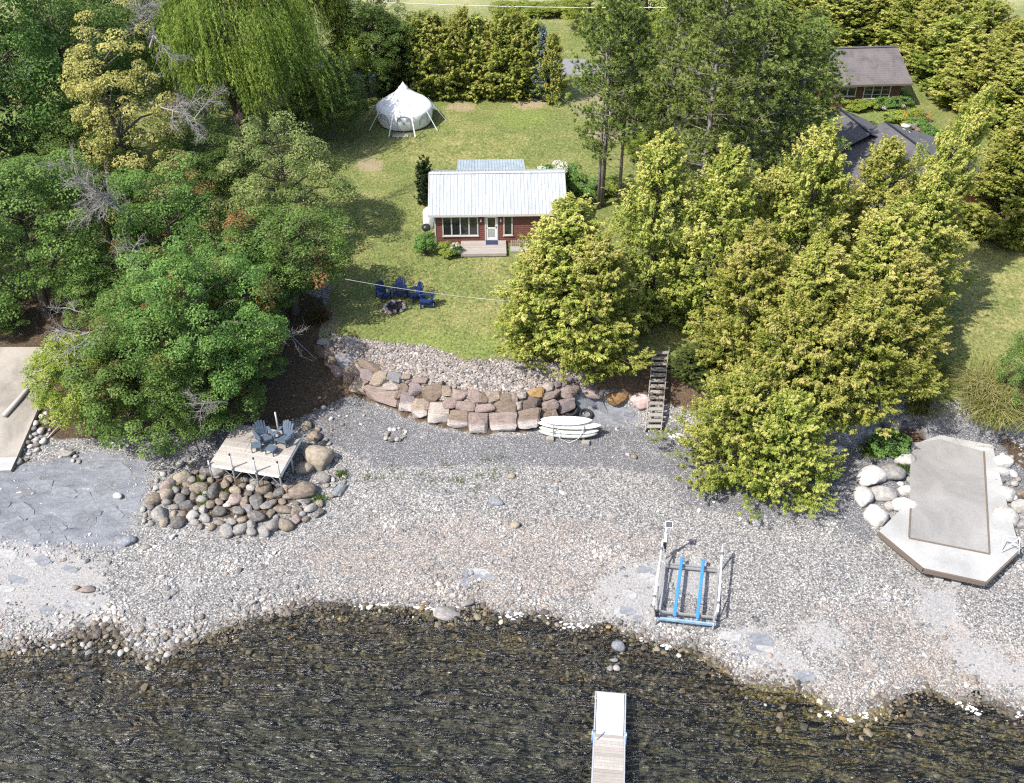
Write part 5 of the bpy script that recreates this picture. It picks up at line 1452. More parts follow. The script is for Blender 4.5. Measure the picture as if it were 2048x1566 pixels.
# ================================================================== trees
BARK = plain('bark_brown', (.10, .08, .065), .95, .35, 4, bmp=.6, bscale=14)
BARKG = plain('bark_grey', (.19, .17, .155), .95, .3, 4, bmp=.6, bscale=14)
DEADW = plain('dead_grey_wood', (.27, .25, .235), .9, .2, 5, bmp=.3)
LEAF = leafmat('broad_leaves', .38, .012, .12)
CEDARM = leafmat('cedar_sprays', .30, .010, .12, .7)
NEEDLE = leafmat('pine_needles', .15, .008, .12, .6)
def unit(v): return v / np.maximum(np.linalg.norm(v, axis=-1, keepdims=True), 1e-9)
def leaves(cen, nrm, size, asp, rng, along=None):
    """one pointed four-cornered leaf per row"""
    n = len(cen)
    if along is None: along = rng.normal(size=(n, 3))
    nrm = unit(nrm); u = unit(along - (along * nrm).sum(1, keepdims=True) * nrm); v = np.cross(nrm, u)
    s = np.asarray(size).reshape(-1, 1)
    V = np.stack([cen - u * s, cen + v * s * asp - u * s * .15, cen + u * s, cen - v * s * asp - u * s * .15], 1)
    V[:, 1] += nrm * s * .18; V[:, 3] += nrm * s * .18           # folded along the rib
    F = np.arange(4 * n).reshape(n, 4)
    return V.reshape(-1, 3), F
def lerp3(a, b, t): return np.asarray(a) * (1 - t) + np.asarray(b) * t

def branch_tubes(mb, segs):
    for pts, rs, n in segs: mb.tube(pts, rs, n, False)

def decid(seed, H, Rc, ncl=190, per=170, pal=None, ls=.075, cz=.58, rz=.46, low=.12, clump=(.5, .95), patches=None, trunk=True, gaps=.0, droop=0.0):
    r = np.random.default_rng(seed)
    pal = pal or [(.05, .09, .02), (.105, .165, .04), (.19, .25, .075)]
    # clump centres: lobed crown
    d = unit(r.normal(size=(ncl * 3, 3))); d = d[d[:, 2] > -.75][:ncl]
    ncl = len(d)
    lob = 1 + .30 * vnoise(d, seed, 3.0) + .16 * vnoise(d, seed + 1, 7)
    rad = (r.uniform(.0, 1, ncl) ** .33) * lob
    rad = np.where(r.random(ncl) < .62, lob * r.uniform(.86, 1.04, ncl), rad)
    c = d * rad[:, None] * np.array([Rc, Rc, H * rz]) * .86
    c[:, 2] += H * cz
    c[:, 2] = np.maximum(c[:, 2], H * low)
    if gaps: 
        keep = vnoise(c * .9 / max(Rc, 1) * 3, seed + 5, 2.0) > -gaps
        c = c[keep]; d = d[keep]; ncl = len(c)
    cr = r.uniform(*clump, ncl)
    k = np.repeat(np.arange(ncl), per); n = len(k)
    q = unit(r.normal(size=(n, 3)) + np.array([0, 0, .45]) + d[k] * .35)
    rr = r.uniform(.45, 1.0, n) ** .5
    off = q * (rr * cr[k])[:, None] * np.array([1.0, 1.0, .52])
    off[:, 2] -= droop * (off[:, 0] ** 2 + off[:, 1] ** 2)
    cen = c[k] + off
    nr = unit(q * np.array([.6, .6, .9]) + np.array([-.15, -.12, .75]) + r.normal(0, .42, (n, 3)))
    V, F = leaves(cen, nr, ls * r.uniform(.7, 1.25, n), .62, r)
    t = np.clip(r.normal(.45, .25, n) + (r.normal(0, .16, ncl))[k], 0, 1)[:, None]
    col = np.where(t < .5, lerp3(pal[0], pal[1], t * 2), lerp3(pal[1], pal[2], t * 2 - 1))
    if patches:                                               # turning boughs
        for (pc, share, sd_) in patches:
            ck = vnoise(c / max(Rc, 1) * 2.4, sd_, 2.2) > np.quantile(vnoise(c / max(Rc, 1) * 2.4, sd_, 2.2), 1 - share)
            mk = ck[k] & (r.random(n) < .8)
            col[mk] = np.asarray(pc) * r.uniform(.7, 1.25, (mk.sum(), 1))
    crown = np_mesh('crown', V, F, LEAF, np.repeat(col, 4, 0))
    tm = None
    if trunk:
        mb = MB(); tr_ = .022 * H + .06
        lean = r.normal(0, .03, 2) * H
        P_ = [Vector((lean[0] * t, lean[1] * t, H * .78 * t)) for t in (0, .25, .5, .75, 1)]
        mb.tube([Vector((0, 0, -.3))] + P_, [tr_ * 1.35, tr_ * 1.1, tr_ * .85, tr_ * .62, tr_ * .38, tr_ * .12], 8)
        for j in r.choice(ncl, min(46, ncl), replace=False):
            e = Vector(c[j]); z0 = max(H * .12, min(e.z - .25 * math.hypot(e.x, e.y) - .3, H * .72)); t0 = z0 / (H * .78)
            s_ = Vector((lean[0] * t0, lean[1] * t0, z0)); m_ = s_.lerp(e, .5) + Vector((r.normal(0, .15), r.normal(0, .15), .12 * (e - s_).length))
            rb = tr_ * (.30 if t0 < .6 else .2)
            mb.tube([s_, m_, e], [rb, rb * .6, rb * .18], 5, False)
        tm = mb.mesh('trunk', BARK, True)
    return crown, tm

def cedar(seed, H, Rc, nb=100, per=58, pal=None, ls=.072, prof=.72, gold=.5, belly=.12, droop=.25, mat=None, flat=.3, tuft=.25, rag=.24, sub=13):
    """arborvitae: boughs all the way up, each ending in several upturned sprays whose tips turn gold"""
    r = np.random.default_rng(seed)
    pal = pal or [(.120, .165, .030), (.255, .298, .058), (.430, .430, .115), (.560, .495, .185)]
    t = (np.arange(nb) + r.random(nb)) / nb; t = t ** 1.12
    a = np.arange(nb) * 2.39996 + r.normal(0, .35, nb)
    ph = np.stack([np.cos(a), np.sin(a), t * 2.5], 1)
    Rz = Rc * (np.clip((1 - t), 0, 1) ** prof) * np.clip(.55 + t / belly * .45, 0, 1) * np.clip(1 + rag * .8 * vnoise(ph, seed, 3.2) + rag * .75 * r.normal(size=nb), .45, 1.5)
    Rz = np.maximum(Rz, .14)
    z0 = H * (.03 + .93 * t) + r.normal(0, .12, nb)
    upv = .02 + .8 * t
    # sprays
    ks = np.repeat(np.arange(nb), sub); nsp = len(ks)
    s = 1 - r.uniform(0, 1, nsp) ** 1.2 * .62
    wd = np.minimum(.16 + .24 * Rz[ks], .75)
    lat = r.normal(0, 1, nsp) * wd * (1.2 - .75 * s)
    rad = Rz[ks] * s; ca, sa = np.cos(a[ks]), np.sin(a[ks])
    zz = z0[ks] + rad * upv[ks] * .5 - droop * np.sin(s * 2.6) * .5 + r.normal(0, .16, nsp) + .22 * np.maximum(s - .8, 0) * 5 * .2
    sc = np.stack([rad * ca - lat * sa, rad * sa + lat * ca, zz], 1)
    sdir = unit(np.stack([ca, sa, .45 + upv[ks] * .9], 1) + r.normal(0, .35, (nsp, 3)))
    k = np.repeat(np.arange(nsp), per); n = len(k)
    w_ = r.uniform(-.55, 1, n)
    sz = tuft * r.uniform(.75, 1.3, nsp)[k]
    off = unit(r.normal(size=(n, 3))) * (sz * .75 * (1.05 - .75 * np.clip(w_, 0, 1)) * r.uniform(.3, 1, n))[:, None] * np.array([1, 1, .7])
    cen = sc[k] + sdir[k] * (w_ * sz * 1.6)[:, None] + off
    nr = unit(off / sz[:, None] * .9 + sdir[k] * .35 + np.array([0, 0, .6]) + r.normal(0, flat, (n, 3)))
    al = unit(sdir[k] + off / sz[:, None] + r.normal(0, .35, (n, 3)))
    V, F = leaves(cen, nr, ls * r.uniform(.65, 1.35, n), .42, r, al)
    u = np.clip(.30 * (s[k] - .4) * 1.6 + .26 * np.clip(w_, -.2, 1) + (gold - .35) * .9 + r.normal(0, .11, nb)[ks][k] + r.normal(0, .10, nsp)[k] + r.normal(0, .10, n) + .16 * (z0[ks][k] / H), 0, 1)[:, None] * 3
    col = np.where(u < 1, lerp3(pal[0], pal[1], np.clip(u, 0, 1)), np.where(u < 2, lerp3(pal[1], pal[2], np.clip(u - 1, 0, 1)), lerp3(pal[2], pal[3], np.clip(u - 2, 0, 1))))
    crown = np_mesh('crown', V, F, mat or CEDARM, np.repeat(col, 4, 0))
    mb = MB(); tr_ = .02 * H + .05
    mb.tube([(0, 0, -.4), (0, 0, H * .3), (.02, 0, H * .65), (0, 0, H * .97)], [tr_ * 1.4, tr_, tr_ * .6, tr_ * .12], 7)
    for j in range(0, nb, 2):
        z_ = z0[j]; mb.tube([(0, 0, z_ - .1), (Rz[j] * .4 * math.cos(a[j]), Rz[j] * .4 * math.sin(a[j]), z_), (Rz[j] * .85 * math.cos(a[j]), Rz[j] * .85 * math.sin(a[j]), z_ + Rz[j] * upv[j] * .4)], [.035, .025, .01], 4, False)
    return crown, mb.mesh('trunk', BARK, True)

def pine(seed, H, Rc, z_lo=.35, nb=74, pal=None, tufts=7, needles=60, trunk_r=.22, side=None):
    r = np.random.default_rng(seed)
    pal = pal or [(.105, .150, .038), (.220, .285, .072), (.370, .415, .130)]
    mb = MB()
    mb.tube([(0, 0, -.4), (.05, 0, H * .35), (-.05, .05, H * .7), (0, 0, H * .98)], [trunk_r * 1.15, trunk_r * .9, trunk_r * .6, trunk_r * .1], 9)
    Cn, Dr, Bt = [], [], []
    for i in range(nb):
        t = z_lo + (1 - z_lo) * (i + r.random()) / nb
        tt = (t - z_lo) / (1 - z_lo)
        a = r.uniform(0, 6.283)
        Ln = Rc * (min(1, .45 + tt * 2.2)) * (1 - tt) ** .55 * r.uniform(.65, 1.12) + .35
        up = -.05 + .55 * tt + r.normal(0, .08)
        d = np.array([math.cos(a), math.sin(a), up]); b0 = np.array([0, 0, H * t])
        mid = b0 + d * Ln * .55 + np.array([0, 0, -.10 * Ln]); tip = b0 + d * Ln + np.array([0, 0, .12 * Ln])
        mb.tube([Vector(b0), Vector(mid), Vector(tip)], [.045, .03, .01], 5, False)
        for j in range(tufts):
            s = r.uniform(.38, 1.0); base = b0 * (1 - s) ** 2 + 2 * mid * s * (1 - s) + tip * s * s
            sd_ = unit(np.cross(d, [0, 0, 1])) * r.normal(0, .33 * Ln * (1.15 - s * .55)) + np.array([0, 0, abs(r.normal(.12, .18))])
            e = base + sd_
            mb.tube([Vector(base), Vector(e)], [.016, .007], 4, False)
            for m in range(3):
                Cn.append(e + r.normal(0, .20, 3)); Dr.append(unit(d * .6 + sd_ * .8 + np.array([0, 0, .55]) + r.normal(0, .3, 3))); Bt.append(r.normal(0, .18))
    for i in range(26):                                   # dead snags on the bare trunk
        t = r.uniform(.12, z_lo + .15); a = r.uniform(0, 6.283); Ln = r.uniform(.5, 1.6)
        mb.tube([(0, 0, H * t), (math.cos(a) * Ln, math.sin(a) * Ln, H * t - .1 + r.normal(0, .15))], [.025, .006], 4, False)
    Cn = np.array(Cn); Dr = np.array(Dr); Bt = np.array(Bt); nt_ = len(Cn)
    k = np.repeat(np.arange(nt_), needles // 2); n = len(k)
    dv = unit(Dr[k] + r.normal(0, .55, (n, 3)))
    ln = r.uniform(.18, .34, n)[:, None]
    p0 = Cn[k]; p1 = p0 + dv * ln; sdv = unit(np.cross(dv, r.normal(size=(n, 3)))) * .030
    V = np.stack([p0 - sdv, p0 + sdv, p1], 1).reshape(-1, 3); F = np.arange(3 * n).reshape(n, 3)
    u = np.clip(r.normal(.45, .2, n) + Bt[k], 0, 1)[:, None]
    col = np.where(u < .5, lerp3(pal[0], pal[1], u * 2), lerp3(pal[1], pal[2], u * 2 - 1))
    return np_mesh('crown', V, F, NEEDLE, np.repeat(col, 3, 0)), mb.mesh('trunk', BARKG, True)

def willow(seed, H, Rc, ns=2300, per=46):
    r = np.random.default_rng(seed)
    pal = [(.115, .175, .036), (.240, .310, .062), (.430, .450, .120)]
    d = unit(r.normal(size=(ns, 3)) * np.array([1, 1, .8])); d[:, 2] = np.abs(d[:, 2])
    nb_ = 70                                                # strands hang in bunches from the limb ends
    bd = unit(r.normal(size=(nb_, 3))); bd[:, 2] = np.abs(bd[:, 2]) * .9
    bi = r.integers(0, nb_, ns)
    lob = r.uniform(.55, 1.05, nb_)
    top = (bd * np.array([Rc, Rc, H * .5]) * lob[:, None])[bi] + r.normal(0, .62, (ns, 3)) * np.array([1, 1, .6])
    top[:, 2] += H * .47
    ln = np.clip(r.normal(.46, .14, ns), .15, .85) * (top[:, 2] - 1.2) * r.uniform(.7, 1.2, nb_)[bi]
    k = np.repeat(np.arange(ns), per); n = len(k)
    s = r.uniform(0, 1, n)
    outd = unit(top[:, :2])
    curve = np.sin(np.minimum(s * 2.2, 1.5708))
    cen = np.empty((n, 3))
    cen[:, :2] = top[k, :2] + outd[k] * (curve * .7)[:, None] + r.normal(0, .055, (n, 2))
    cen[:, 2] = top[k, 2] + .25 * np.sin(np.minimum(s * 5, 3.14)) - s * ln[k]
    swing = np.array([.10, -.04]); cen[:, :2] += swing * (s * ln[k])[:, None]
    al = np.stack([r.normal(0, .25, n) + .1, r.normal(0, .25, n), -np.ones(n)], 1)
    nr = np.stack([outd[k, 0], outd[k, 1], np.full(n, .35)], 1) + r.normal(0, .5, (n, 3))
    V, F = leaves(cen, nr, r.uniform(.09, .15, n), .22, r, al)
    u = np.clip(r.normal(.42, .2, n) + r.normal(0, .2, ns)[k] + r.normal(0, .14, nb_)[bi][k], 0, 1)[:, None]
    col = np.where(u < .5, lerp3(pal[0], pal[1], u * 2), lerp3(pal[1], pal[2], u * 2 - 1))
    crown = np_mesh('crown', V, F, LEAF, np.repeat(col, 4, 0))
    mb = MB()
    mb.tube([(0, 0, -.4), (.1, 0, 2.2), (.0, .1, 4.5)], [.62, .5, .42], 10)
    for j in range(nb_):
        e = Vector((bd[j] * np.array([Rc, Rc, H * .5]) * lob[j])) + Vector((0, 0, H * .47))
        s_ = Vector((0, 0, r.uniform(2.2, 4.6))); m_ = s_.lerp(e, .5) + Vector((0, 0, .18 * (e - s_).length)) - Vector((e.x, e.y, 0)) * .12
        mb.tube([s_, m_, e], [.20, .12, .03], 6, False)
    return crown, mb.mesh('trunk', BARK, True)

def bare(seed, L_, n1=9, depth=4, spread=.75, r0=.05):
    """leafless grey branchwork"""
    r = random.Random(seed); mb = MB()
    def grow(p, d, ln, rad, lev):
        pts = [p]; rs = [rad]; q = p.copy(); dd = d.copy()
        for i in range(4):
            dd = (dd + Vector((r.gauss(0, .16), r.gauss(0, .16), r.gauss(0, .10)))).normalized()
            q = q + dd * ln / 4; pts.append(q.copy()); rs.append(rad * (1 - .18 * (i + 1)))
            if lev > 0:
                for _ in range(2 if lev > 1 else 1):
                    nd = (dd + Vector((r.gauss(0, spread), r.gauss(0, spread), r.gauss(.05, spread * .7)))).normalized()
                    if r.random() < .85: grow(q.copy(), nd, ln * r.uniform(.4, .65), rad * .55, lev - 1)
        mb.tube(pts, rs, 5 if lev > 1 else 3, False)
    grow(Vector((0, 0, 0)), Vector((0, 0, 1)), L_, r0, depth)
    return mb.mesh('branchwork', DEADW, True)

def top_height(p, top_py):
    v = (top_py - CY) / FPX
    return CH + p.y * (-SP - v * CP) / (CP - v * SP) - p.z
PROTO = {}
def plant(name, label, cat, proto, base_px, top_py=None, Rm=None, rz=None, lean=(0, 0), group=None, h=None, base=None):
    """a tree of the given kind, its foot where the photo has it and its top at the photo's height"""
    cme, tme, PH, PR = PROTO[proto]
    p = base if base is not None else ground(*base_px)
    hh = h if h is not None else max(.4, top_height(p, top_py))
    rr_ = Rm if Rm is not None else PR * hh / PH
    o = thing(name, p, label, cat, group, rz if rz is not None else random.uniform(0, 6.28))
    if lean != (0, 0):
        o.rotation_mode = 'QUATERNION'
        tgt = Vector((lean[0], lean[1], 1)).normalized()
        o.rotation_quaternion = Vector((0, 0, 1)).rotation_difference(tgt) @ Quaternion((0, 0, 1), rz if rz is not None else random.uniform(0, 6.28))
    o.scale = (rr_ / PR, rr_ / PR, hh / PH)
    link('crown', cme, o)
    if tme: link('trunk', tme, o)
    return o
def mk(key, res, H, R_): PROTO[key] = (res[0], res[1], H, R_)
MAPLE = [(.080, .155, .038), (.155, .268, .068), (.275, .390, .125)]
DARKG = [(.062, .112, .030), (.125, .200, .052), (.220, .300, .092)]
LIMEP = [(.130, .190, .032), (.260, .330, .058), (.420, .450, .105)]
YELL = [(.220, .215, .065), (.400, .370, .125), (.560, .500, .200)]
mk('maple_a', decid(31, 10, 4.6, 250, 165, MAPLE, .075, .54, .48, .05), 10, 4.6)
mk('maple_b', decid(32, 9, 5.2, 270, 165, MAPLE, .075, .48, .52, .02, patches=[((.30, .17, .07), .035, 5), ((.22, .21, .07), .10, 15)]), 9, 5.2)
mk('maple_red', decid(33, 9, 4.0, 210, 165, MAPLE, .075, .54, .48, .06, patches=[((.34, .20, .085), .10, 9), ((.26, .24, .09), .14, 12)]), 9, 4.0)
mk('dark', decid(34, 14, 5.5, 260, 165, DARKG, .09, .54, .48, .06, (.6, 1.15)), 14, 5.5)
mk('lime', decid(35, 9, 3.6, 170, 150, LIMEP, .08, .53, .48, .04), 9, 3.6)
mk('yellow_ash', decid(36, 13, 3.2, 130, 140, YELL, .075, .56, .44, .2, (.4, .85), gaps=.35), 13, 3.2)
mk('olive', decid(37, 9, 4.2, 190, 150, [(.110, .155, .045), (.220, .265, .085), (.38, .385, .165)], .07, .53, .48, .04), 9, 4.2)
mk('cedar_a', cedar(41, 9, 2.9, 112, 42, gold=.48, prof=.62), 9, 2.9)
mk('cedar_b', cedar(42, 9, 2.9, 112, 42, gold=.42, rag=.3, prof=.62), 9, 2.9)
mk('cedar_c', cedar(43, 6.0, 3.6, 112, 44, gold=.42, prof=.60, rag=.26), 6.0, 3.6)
mk('hedge_a', cedar(44, 6.8, 1.7, 96, 40, gold=.42, prof=.42, tuft=.22, sub=9), 6.8, 1.7)
mk('hedge_b', cedar(45, 6.8, 1.7, 96, 40, gold=.34, prof=.34, tuft=.22, rag=.28, sub=10), 6.8, 1.7)
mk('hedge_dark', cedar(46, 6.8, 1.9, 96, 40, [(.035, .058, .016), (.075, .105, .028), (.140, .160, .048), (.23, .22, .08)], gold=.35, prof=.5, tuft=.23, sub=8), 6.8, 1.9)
mk('spruce_blue', cedar(47, 6, 1.3, 80, 44, [(.08, .12, .12), (.16, .21, .22), (.27, .33, .34), (.38, .44, .45)], gold=.45, prof=.9, tuft=.2, sub=5), 6, 1.3)
mk('cypress', cedar(48, 3.4, .42, 70, 40, [(.016, .032, .012), (.030, .055, .017), (.055, .085, .026), (.08, .11, .035)], ls=.05, gold=.3, prof=.35, tuft=.09, sub=4, droop=0), 3.4, .42)
mk('pine_a', pine(51, 17, 3.6, .24, 70, tufts=7, trunk_r=.15), 17, 3.6)
mk('pine_b', pine(52, 16, 4.0, .14, 92, tufts=8, trunk_r=.18), 16, 4.0)
mk('pine_bare', pine(53, 15, 2.6, .45, 40, tufts=6, trunk_r=.12), 15, 2.6)
mk('willow', willow(61, 17, 5.6), 17, 5.6)
mk('shrub', decid(71, 1.3, .85, 34, 110, MAPLE, .05, .5, .42, .02, (.2, .36), trunk=True), 1.3, .85)
mk('shrub_lime', decid(72, 1.3, .85, 34, 110, LIMEP, .05, .5, .42, .02, (.2, .36)), 1.3, .85)
mk('shrub_flower', decid(73, 1.5, 1.0, 40, 110, MAPLE, .05, .5, .42, .02, (.2, .36), patches=[((.70, .66, .60), .38, 4)]), 1.5, 1.0)
mk('shrub_pink', decid(74, 1.0, .9, 36, 100, MAPLE, .05, .5, .42, .02, (.18, .32), patches=[((.48, .28, .32), .22, 4), ((.50, .43, .41), .2, 8)]), 1.0, .9)
mk('shrub_orange', decid(75, .8, .7, 26, 90, LIMEP, .045, .5, .42, .02, (.15, .28), patches=[((.50, .26, .08), .14, 4), ((.40, .24, .36), .12, 8)]), .8, .7)

# ------------------------------------------------------------------ left bank: maples, willow, ash
plant('maple_tree', 'broad green maple overhanging the beach beside the deck platform', 'tree', 'maple_b', (420, 800), 505, 4.3, 1.0)
plant('maple_tree', 'low green maple spreading over the gravel left of the platform', 'tree', 'maple_b', (315, 845), 600, 4.5, 2.6)
plant('maple_tree', 'small maple at the right fringe of the shore trees above the earth bank', 'tree', 'maple_a', (500, 760), 600, 2.6, 4.4)
plant('maple_tree', 'lowest maple with boughs drooping over the back of the deck platform', 'tree', 'maple_b', (400, 845), 665, 3.5, 3.6)
plant('lime_shrub', 'yellow green bushy tree hanging over the rocks by the left ramp', 'tree', 'lime', (195, 850), 680, 2.5, 1.0)
plant('maple_tree', 'tall round maple at the left picture edge above the concrete ramp', 'tree', 'maple_a', (95, 630), 262, 4.7, .5)
plant('maple_tree', 'maple half cut off by the left picture edge above the ramp', 'tree', 'maple_a', (-75, 590), 330, 4.0, 3.0)
plant('dark_shrub', 'dark shrub at the left picture edge right above the concrete ramp', 'shrub', 'dark', (0, 660), 590, 1.8, 3.0)
plant('maple_tree', 'maple with rust coloured boughs in the middle of the left trees', 'tree', 'maple_red', (375, 600), 325, 3.4, 1.2)
plant('maple_tree', 'green maple with a few red leaves at the edge of the lawn', 'tree', 'maple_red', (590, 625), 395, 3.7, 2.9)
plant('maple_tree', 'dark maple filling the gap behind the shore maples', 'tree', 'maple_a', (250, 660), 480, 3.3, 2.1)
plant('maple_tree', 'maple between the rust coloured one and the lawn edge', 'tree', 'maple_a', (490, 660), 450, 3.2, 5.1)
plant('olive_tree', 'olive green tree with drooping boughs beside the willow', 'tree', 'olive', (590, 480), 240, 4.0, .8)
plant('willow_tree', 'large weeping willow with hanging yellow green strands at the top', 'tree', 'willow', (490, 300), None, 6.0, .3, h=16)
plant('willow_tree', 'second weeping willow rising behind the big one at the top edge', 'tree', 'willow', (600, 195), None, 5.0, 2.0, h=16)
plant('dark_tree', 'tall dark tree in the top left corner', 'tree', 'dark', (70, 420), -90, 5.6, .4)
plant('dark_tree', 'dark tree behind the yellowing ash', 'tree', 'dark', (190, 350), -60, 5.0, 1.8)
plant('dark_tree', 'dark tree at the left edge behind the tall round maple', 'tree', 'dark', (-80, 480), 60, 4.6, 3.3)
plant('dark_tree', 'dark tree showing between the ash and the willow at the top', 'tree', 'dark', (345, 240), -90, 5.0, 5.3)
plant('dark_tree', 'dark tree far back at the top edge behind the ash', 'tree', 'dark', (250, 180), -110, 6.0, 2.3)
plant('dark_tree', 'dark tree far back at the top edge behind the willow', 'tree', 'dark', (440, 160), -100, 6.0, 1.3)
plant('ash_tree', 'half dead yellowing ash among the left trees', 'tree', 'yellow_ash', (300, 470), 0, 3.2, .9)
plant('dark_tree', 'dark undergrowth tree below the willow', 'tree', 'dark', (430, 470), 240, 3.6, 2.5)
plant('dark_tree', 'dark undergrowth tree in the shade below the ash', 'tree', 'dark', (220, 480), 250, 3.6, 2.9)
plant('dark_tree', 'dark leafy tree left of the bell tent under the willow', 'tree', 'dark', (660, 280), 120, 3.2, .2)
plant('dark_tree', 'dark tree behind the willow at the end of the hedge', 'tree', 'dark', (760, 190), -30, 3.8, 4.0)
plant('lime_tree', 'bright green layered tree between the willow and the tall hedge', 'tree', 'lime', (735, 185), 20, 3.2, 4.0)
# bare dead limbs standing out of the crowns
def limb(name, label, px, py, z, d, sc_, seed, cat='dead branch', lv=3):
    p = at(px, py, z)
    me = bare(seed, 2.2, depth=lv)
    o = link(name, me); o.location = p; o.scale = (sc_,) * 3
    o.rotation_mode = 'QUATERNION'; o.rotation_quaternion = Vector((0, 0, 1)).rotation_difference(Vector(d).normalized())
    return tag(o, label, cat)
limb('dead_limb', 'bare grey limb sticking out of the ash at the top left', 300, 95, 16.5, (.3, -.3, 1), 1.5, 1, lv=4)
limb('dead_limb', 'fan of bare grey twigs beside the willow trunk', 300, 205, 13, (.9, -.4, .1), 1.4, 2, lv=4)
limb('dead_limb', 'bare grey branches in the dark gap left of the rust coloured maple', 285, 450, 9.5, (-.5, -.4, .5), 1.5, 3, lv=4)
limb('dead_limb', 'bare grey branch low in the dark gap of the left trees', 290, 480, 8.8, (-.2, -.7, .1), 1.1, 4)
limb('dead_limb', 'white dead branch fanning over the shore maple', 230, 650, 8, (-.9, -.4, .3), 1.1, 5)
limb('dead_limb', 'short white dead branch at the left of the shore maple', 165, 625, 7.5, (-.9, .1, .3), .6, 6)
limb('dead_limb', 'dead twigs low in the maple above the platform', 455, 805, 4.4, (-.4, -.6, .5), .8, 7)
limb('dead_limb', 'bare branch over the earth bank right of the shore maple', 520, 690, 5, (.9, -.2, .2), .8, 8)

# ------------------------------------------------------------------ cedars right of the lawn
CED = [('cedar_a', (1130, 690), 400, 3.4, 'broad golden cedar nearest the cottage corner'),
       ('cedar_b', (1075, 700), 495, 2.3, 'low golden cedar bulging over the lawn right of the fire pit'),
       ('cedar_b', (1188, 732), 470, 2.55, 'cedar hanging over the right end of the retaining wall'),
       ('cedar_a', (1295, 630), 262, 2.9, 'tall pointed cedar left of the stairs line'),
       ('cedar_b', (1415, 640), 290, 3.0, 'tall cedar behind the top of the stairs'),
       ('cedar_a', (1478, 735), 450, 2.7, 'cedar standing right of the beach stairs'),
       ('cedar_b', (1575, 655), 245, 3.0, 'tall golden cedar in front of the dark roof'),
       ('cedar_a', (1705, 610), 275, 2.7, 'pointed cedar before the right half of the dark roof'),
       ('cedar_b', (1590, 760), 480, 3.1, 'wide cedar in the middle of the right hand group'),
       ('cedar_a', (1720, 720), 400, 3.2, 'dense cedar right of the middle of the group'),
       ('cedar_b', (1800, 640), 330, 2.7, 'outer cedar reaching over the right hand lawn'),
       ('cedar_a', (1765, 755), 500, 2.7, 'cedar above the tall grass at the corner of the gravel ramp'),
       ('cedar_c', (1690, 815), 585, 3.6, 'spreading cedar above the rocks of the gravel ramp'),
       ('cedar_c', (1565, 830), 605, 3.4, 'spreading cedar behind the lowest one on the beach'),
       ('cedar_c', (1465, 935), 745, 3.0, 'low spreading cedar reaching over the beach'),
       ('cedar_c', (1552, 968), 790, 2.75, 'lowest cedar of all standing out on the beach'),
       ('cedar_b', (1520, 600), 330, 2.6, 'cedar between the two tall ones left of the dark roof')]
for i, (pr_, b_, ty, rm_, lb) in enumerate(CED):
    plant('cedar_tree', lb, 'tree', pr_, b_, ty, rm_ * 1.05, i * 1.3)
bl_ = ground(1745, 590); tl_ = at(1985, 180, 16.0)
plant('cedar_tree', 'strongly leaning golden cedar pointing to the upper right', 'tree', 'cedar_a', (1745, 590), None, 2.5, .7, lean=((tl_.x - bl_.x) / (tl_.z - bl_.z), (tl_.y - bl_.y) / (tl_.z - bl_.z)), h=(tl_ - bl_).length)
# pines
PIN = [('pine_a', (1203, 412), -60, 3.3, 'tall pine with a bare trunk right of the cottage'), ('pine_bare', (1196, 418), 30, 2.2, 'thinner pine touching the tall bare trunk'),
       ('pine_bare', (1238, 408), 40, 2.4, 'slender dark pine right of the tall bare trunk'),
       ('pine_b', (1395, 440), -20, 4.2, 'dense pine at the left of the big pine clump'), ('pine_b', (1480, 420), 20, 4.3, 'dense pine in the middle of the clump'),
       ('pine_b', (1560, 400), 60, 3.9, 'dense pine touching the dark roof'), ('pine_b', (1440, 330), -90, 4.0, 'tall pine at the back of the clump'),
       ('pine_b', (1590, 300), 30, 3.2, 'pine before the garden cabin'), ('pine_b', (1330, 340), -40, 3.0, 'open pine between the bare trunks and the clump')]
for i, (pr_, b_, ty, rm_, lb) in enumerate(PIN):
    plant('pine_tree', lb, 'tree', pr_, b_, ty, rm_, i * 1.7 + .4)
plant('lime_tree', 'bright yellow green tree behind the tall bare pine trunk', 'tree', 'lime', (1268, 285), 50, 2.6, 2.0)
plant('lime_tree', 'bright yellow green tree at the top edge behind the pines', 'tree', 'lime', (1290, 90), -60, 4.5, 1.0)
plant('lime_shrub', 'lime green bush at the foot of the pines', 'shrub', 'lime', (1290, 330), 265, 1.8, 3.0)
# tall hedge behind the tent
ORD = ['first', 'second', 'third', 'fourth', 'fifth', 'sixth', 'seventh', 'eighth', 'ninth']
hx = [790, 818, 846, 872, 900, 928, 955, 982, 1008, 1034, 1060]
for i, px in enumerate(hx):
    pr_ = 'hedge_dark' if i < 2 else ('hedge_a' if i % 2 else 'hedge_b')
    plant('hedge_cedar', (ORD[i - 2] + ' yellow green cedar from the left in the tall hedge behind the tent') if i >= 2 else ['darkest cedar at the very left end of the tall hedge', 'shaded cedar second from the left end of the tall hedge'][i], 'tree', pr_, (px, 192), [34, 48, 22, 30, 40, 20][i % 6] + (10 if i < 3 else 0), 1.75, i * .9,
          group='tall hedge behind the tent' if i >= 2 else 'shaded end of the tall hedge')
plant('blue_spruce', 'narrow silvery blue spruce squeezed in at the end of the tall hedge', 'tree', 'spruce_blue', (1083, 198), 52, 1.2, 1.0)
plant('hedge_cedar', 'single conical cedar standing before the end of the tall hedge', 'tree', 'hedge_a', (1104, 204), 68, 1.15, 2.0)
plant('lime_tree', 'bright tree beyond the road above the end of the hedge', 'tree', 'lime', (1180, 60), -20, 3.0, 1.0)
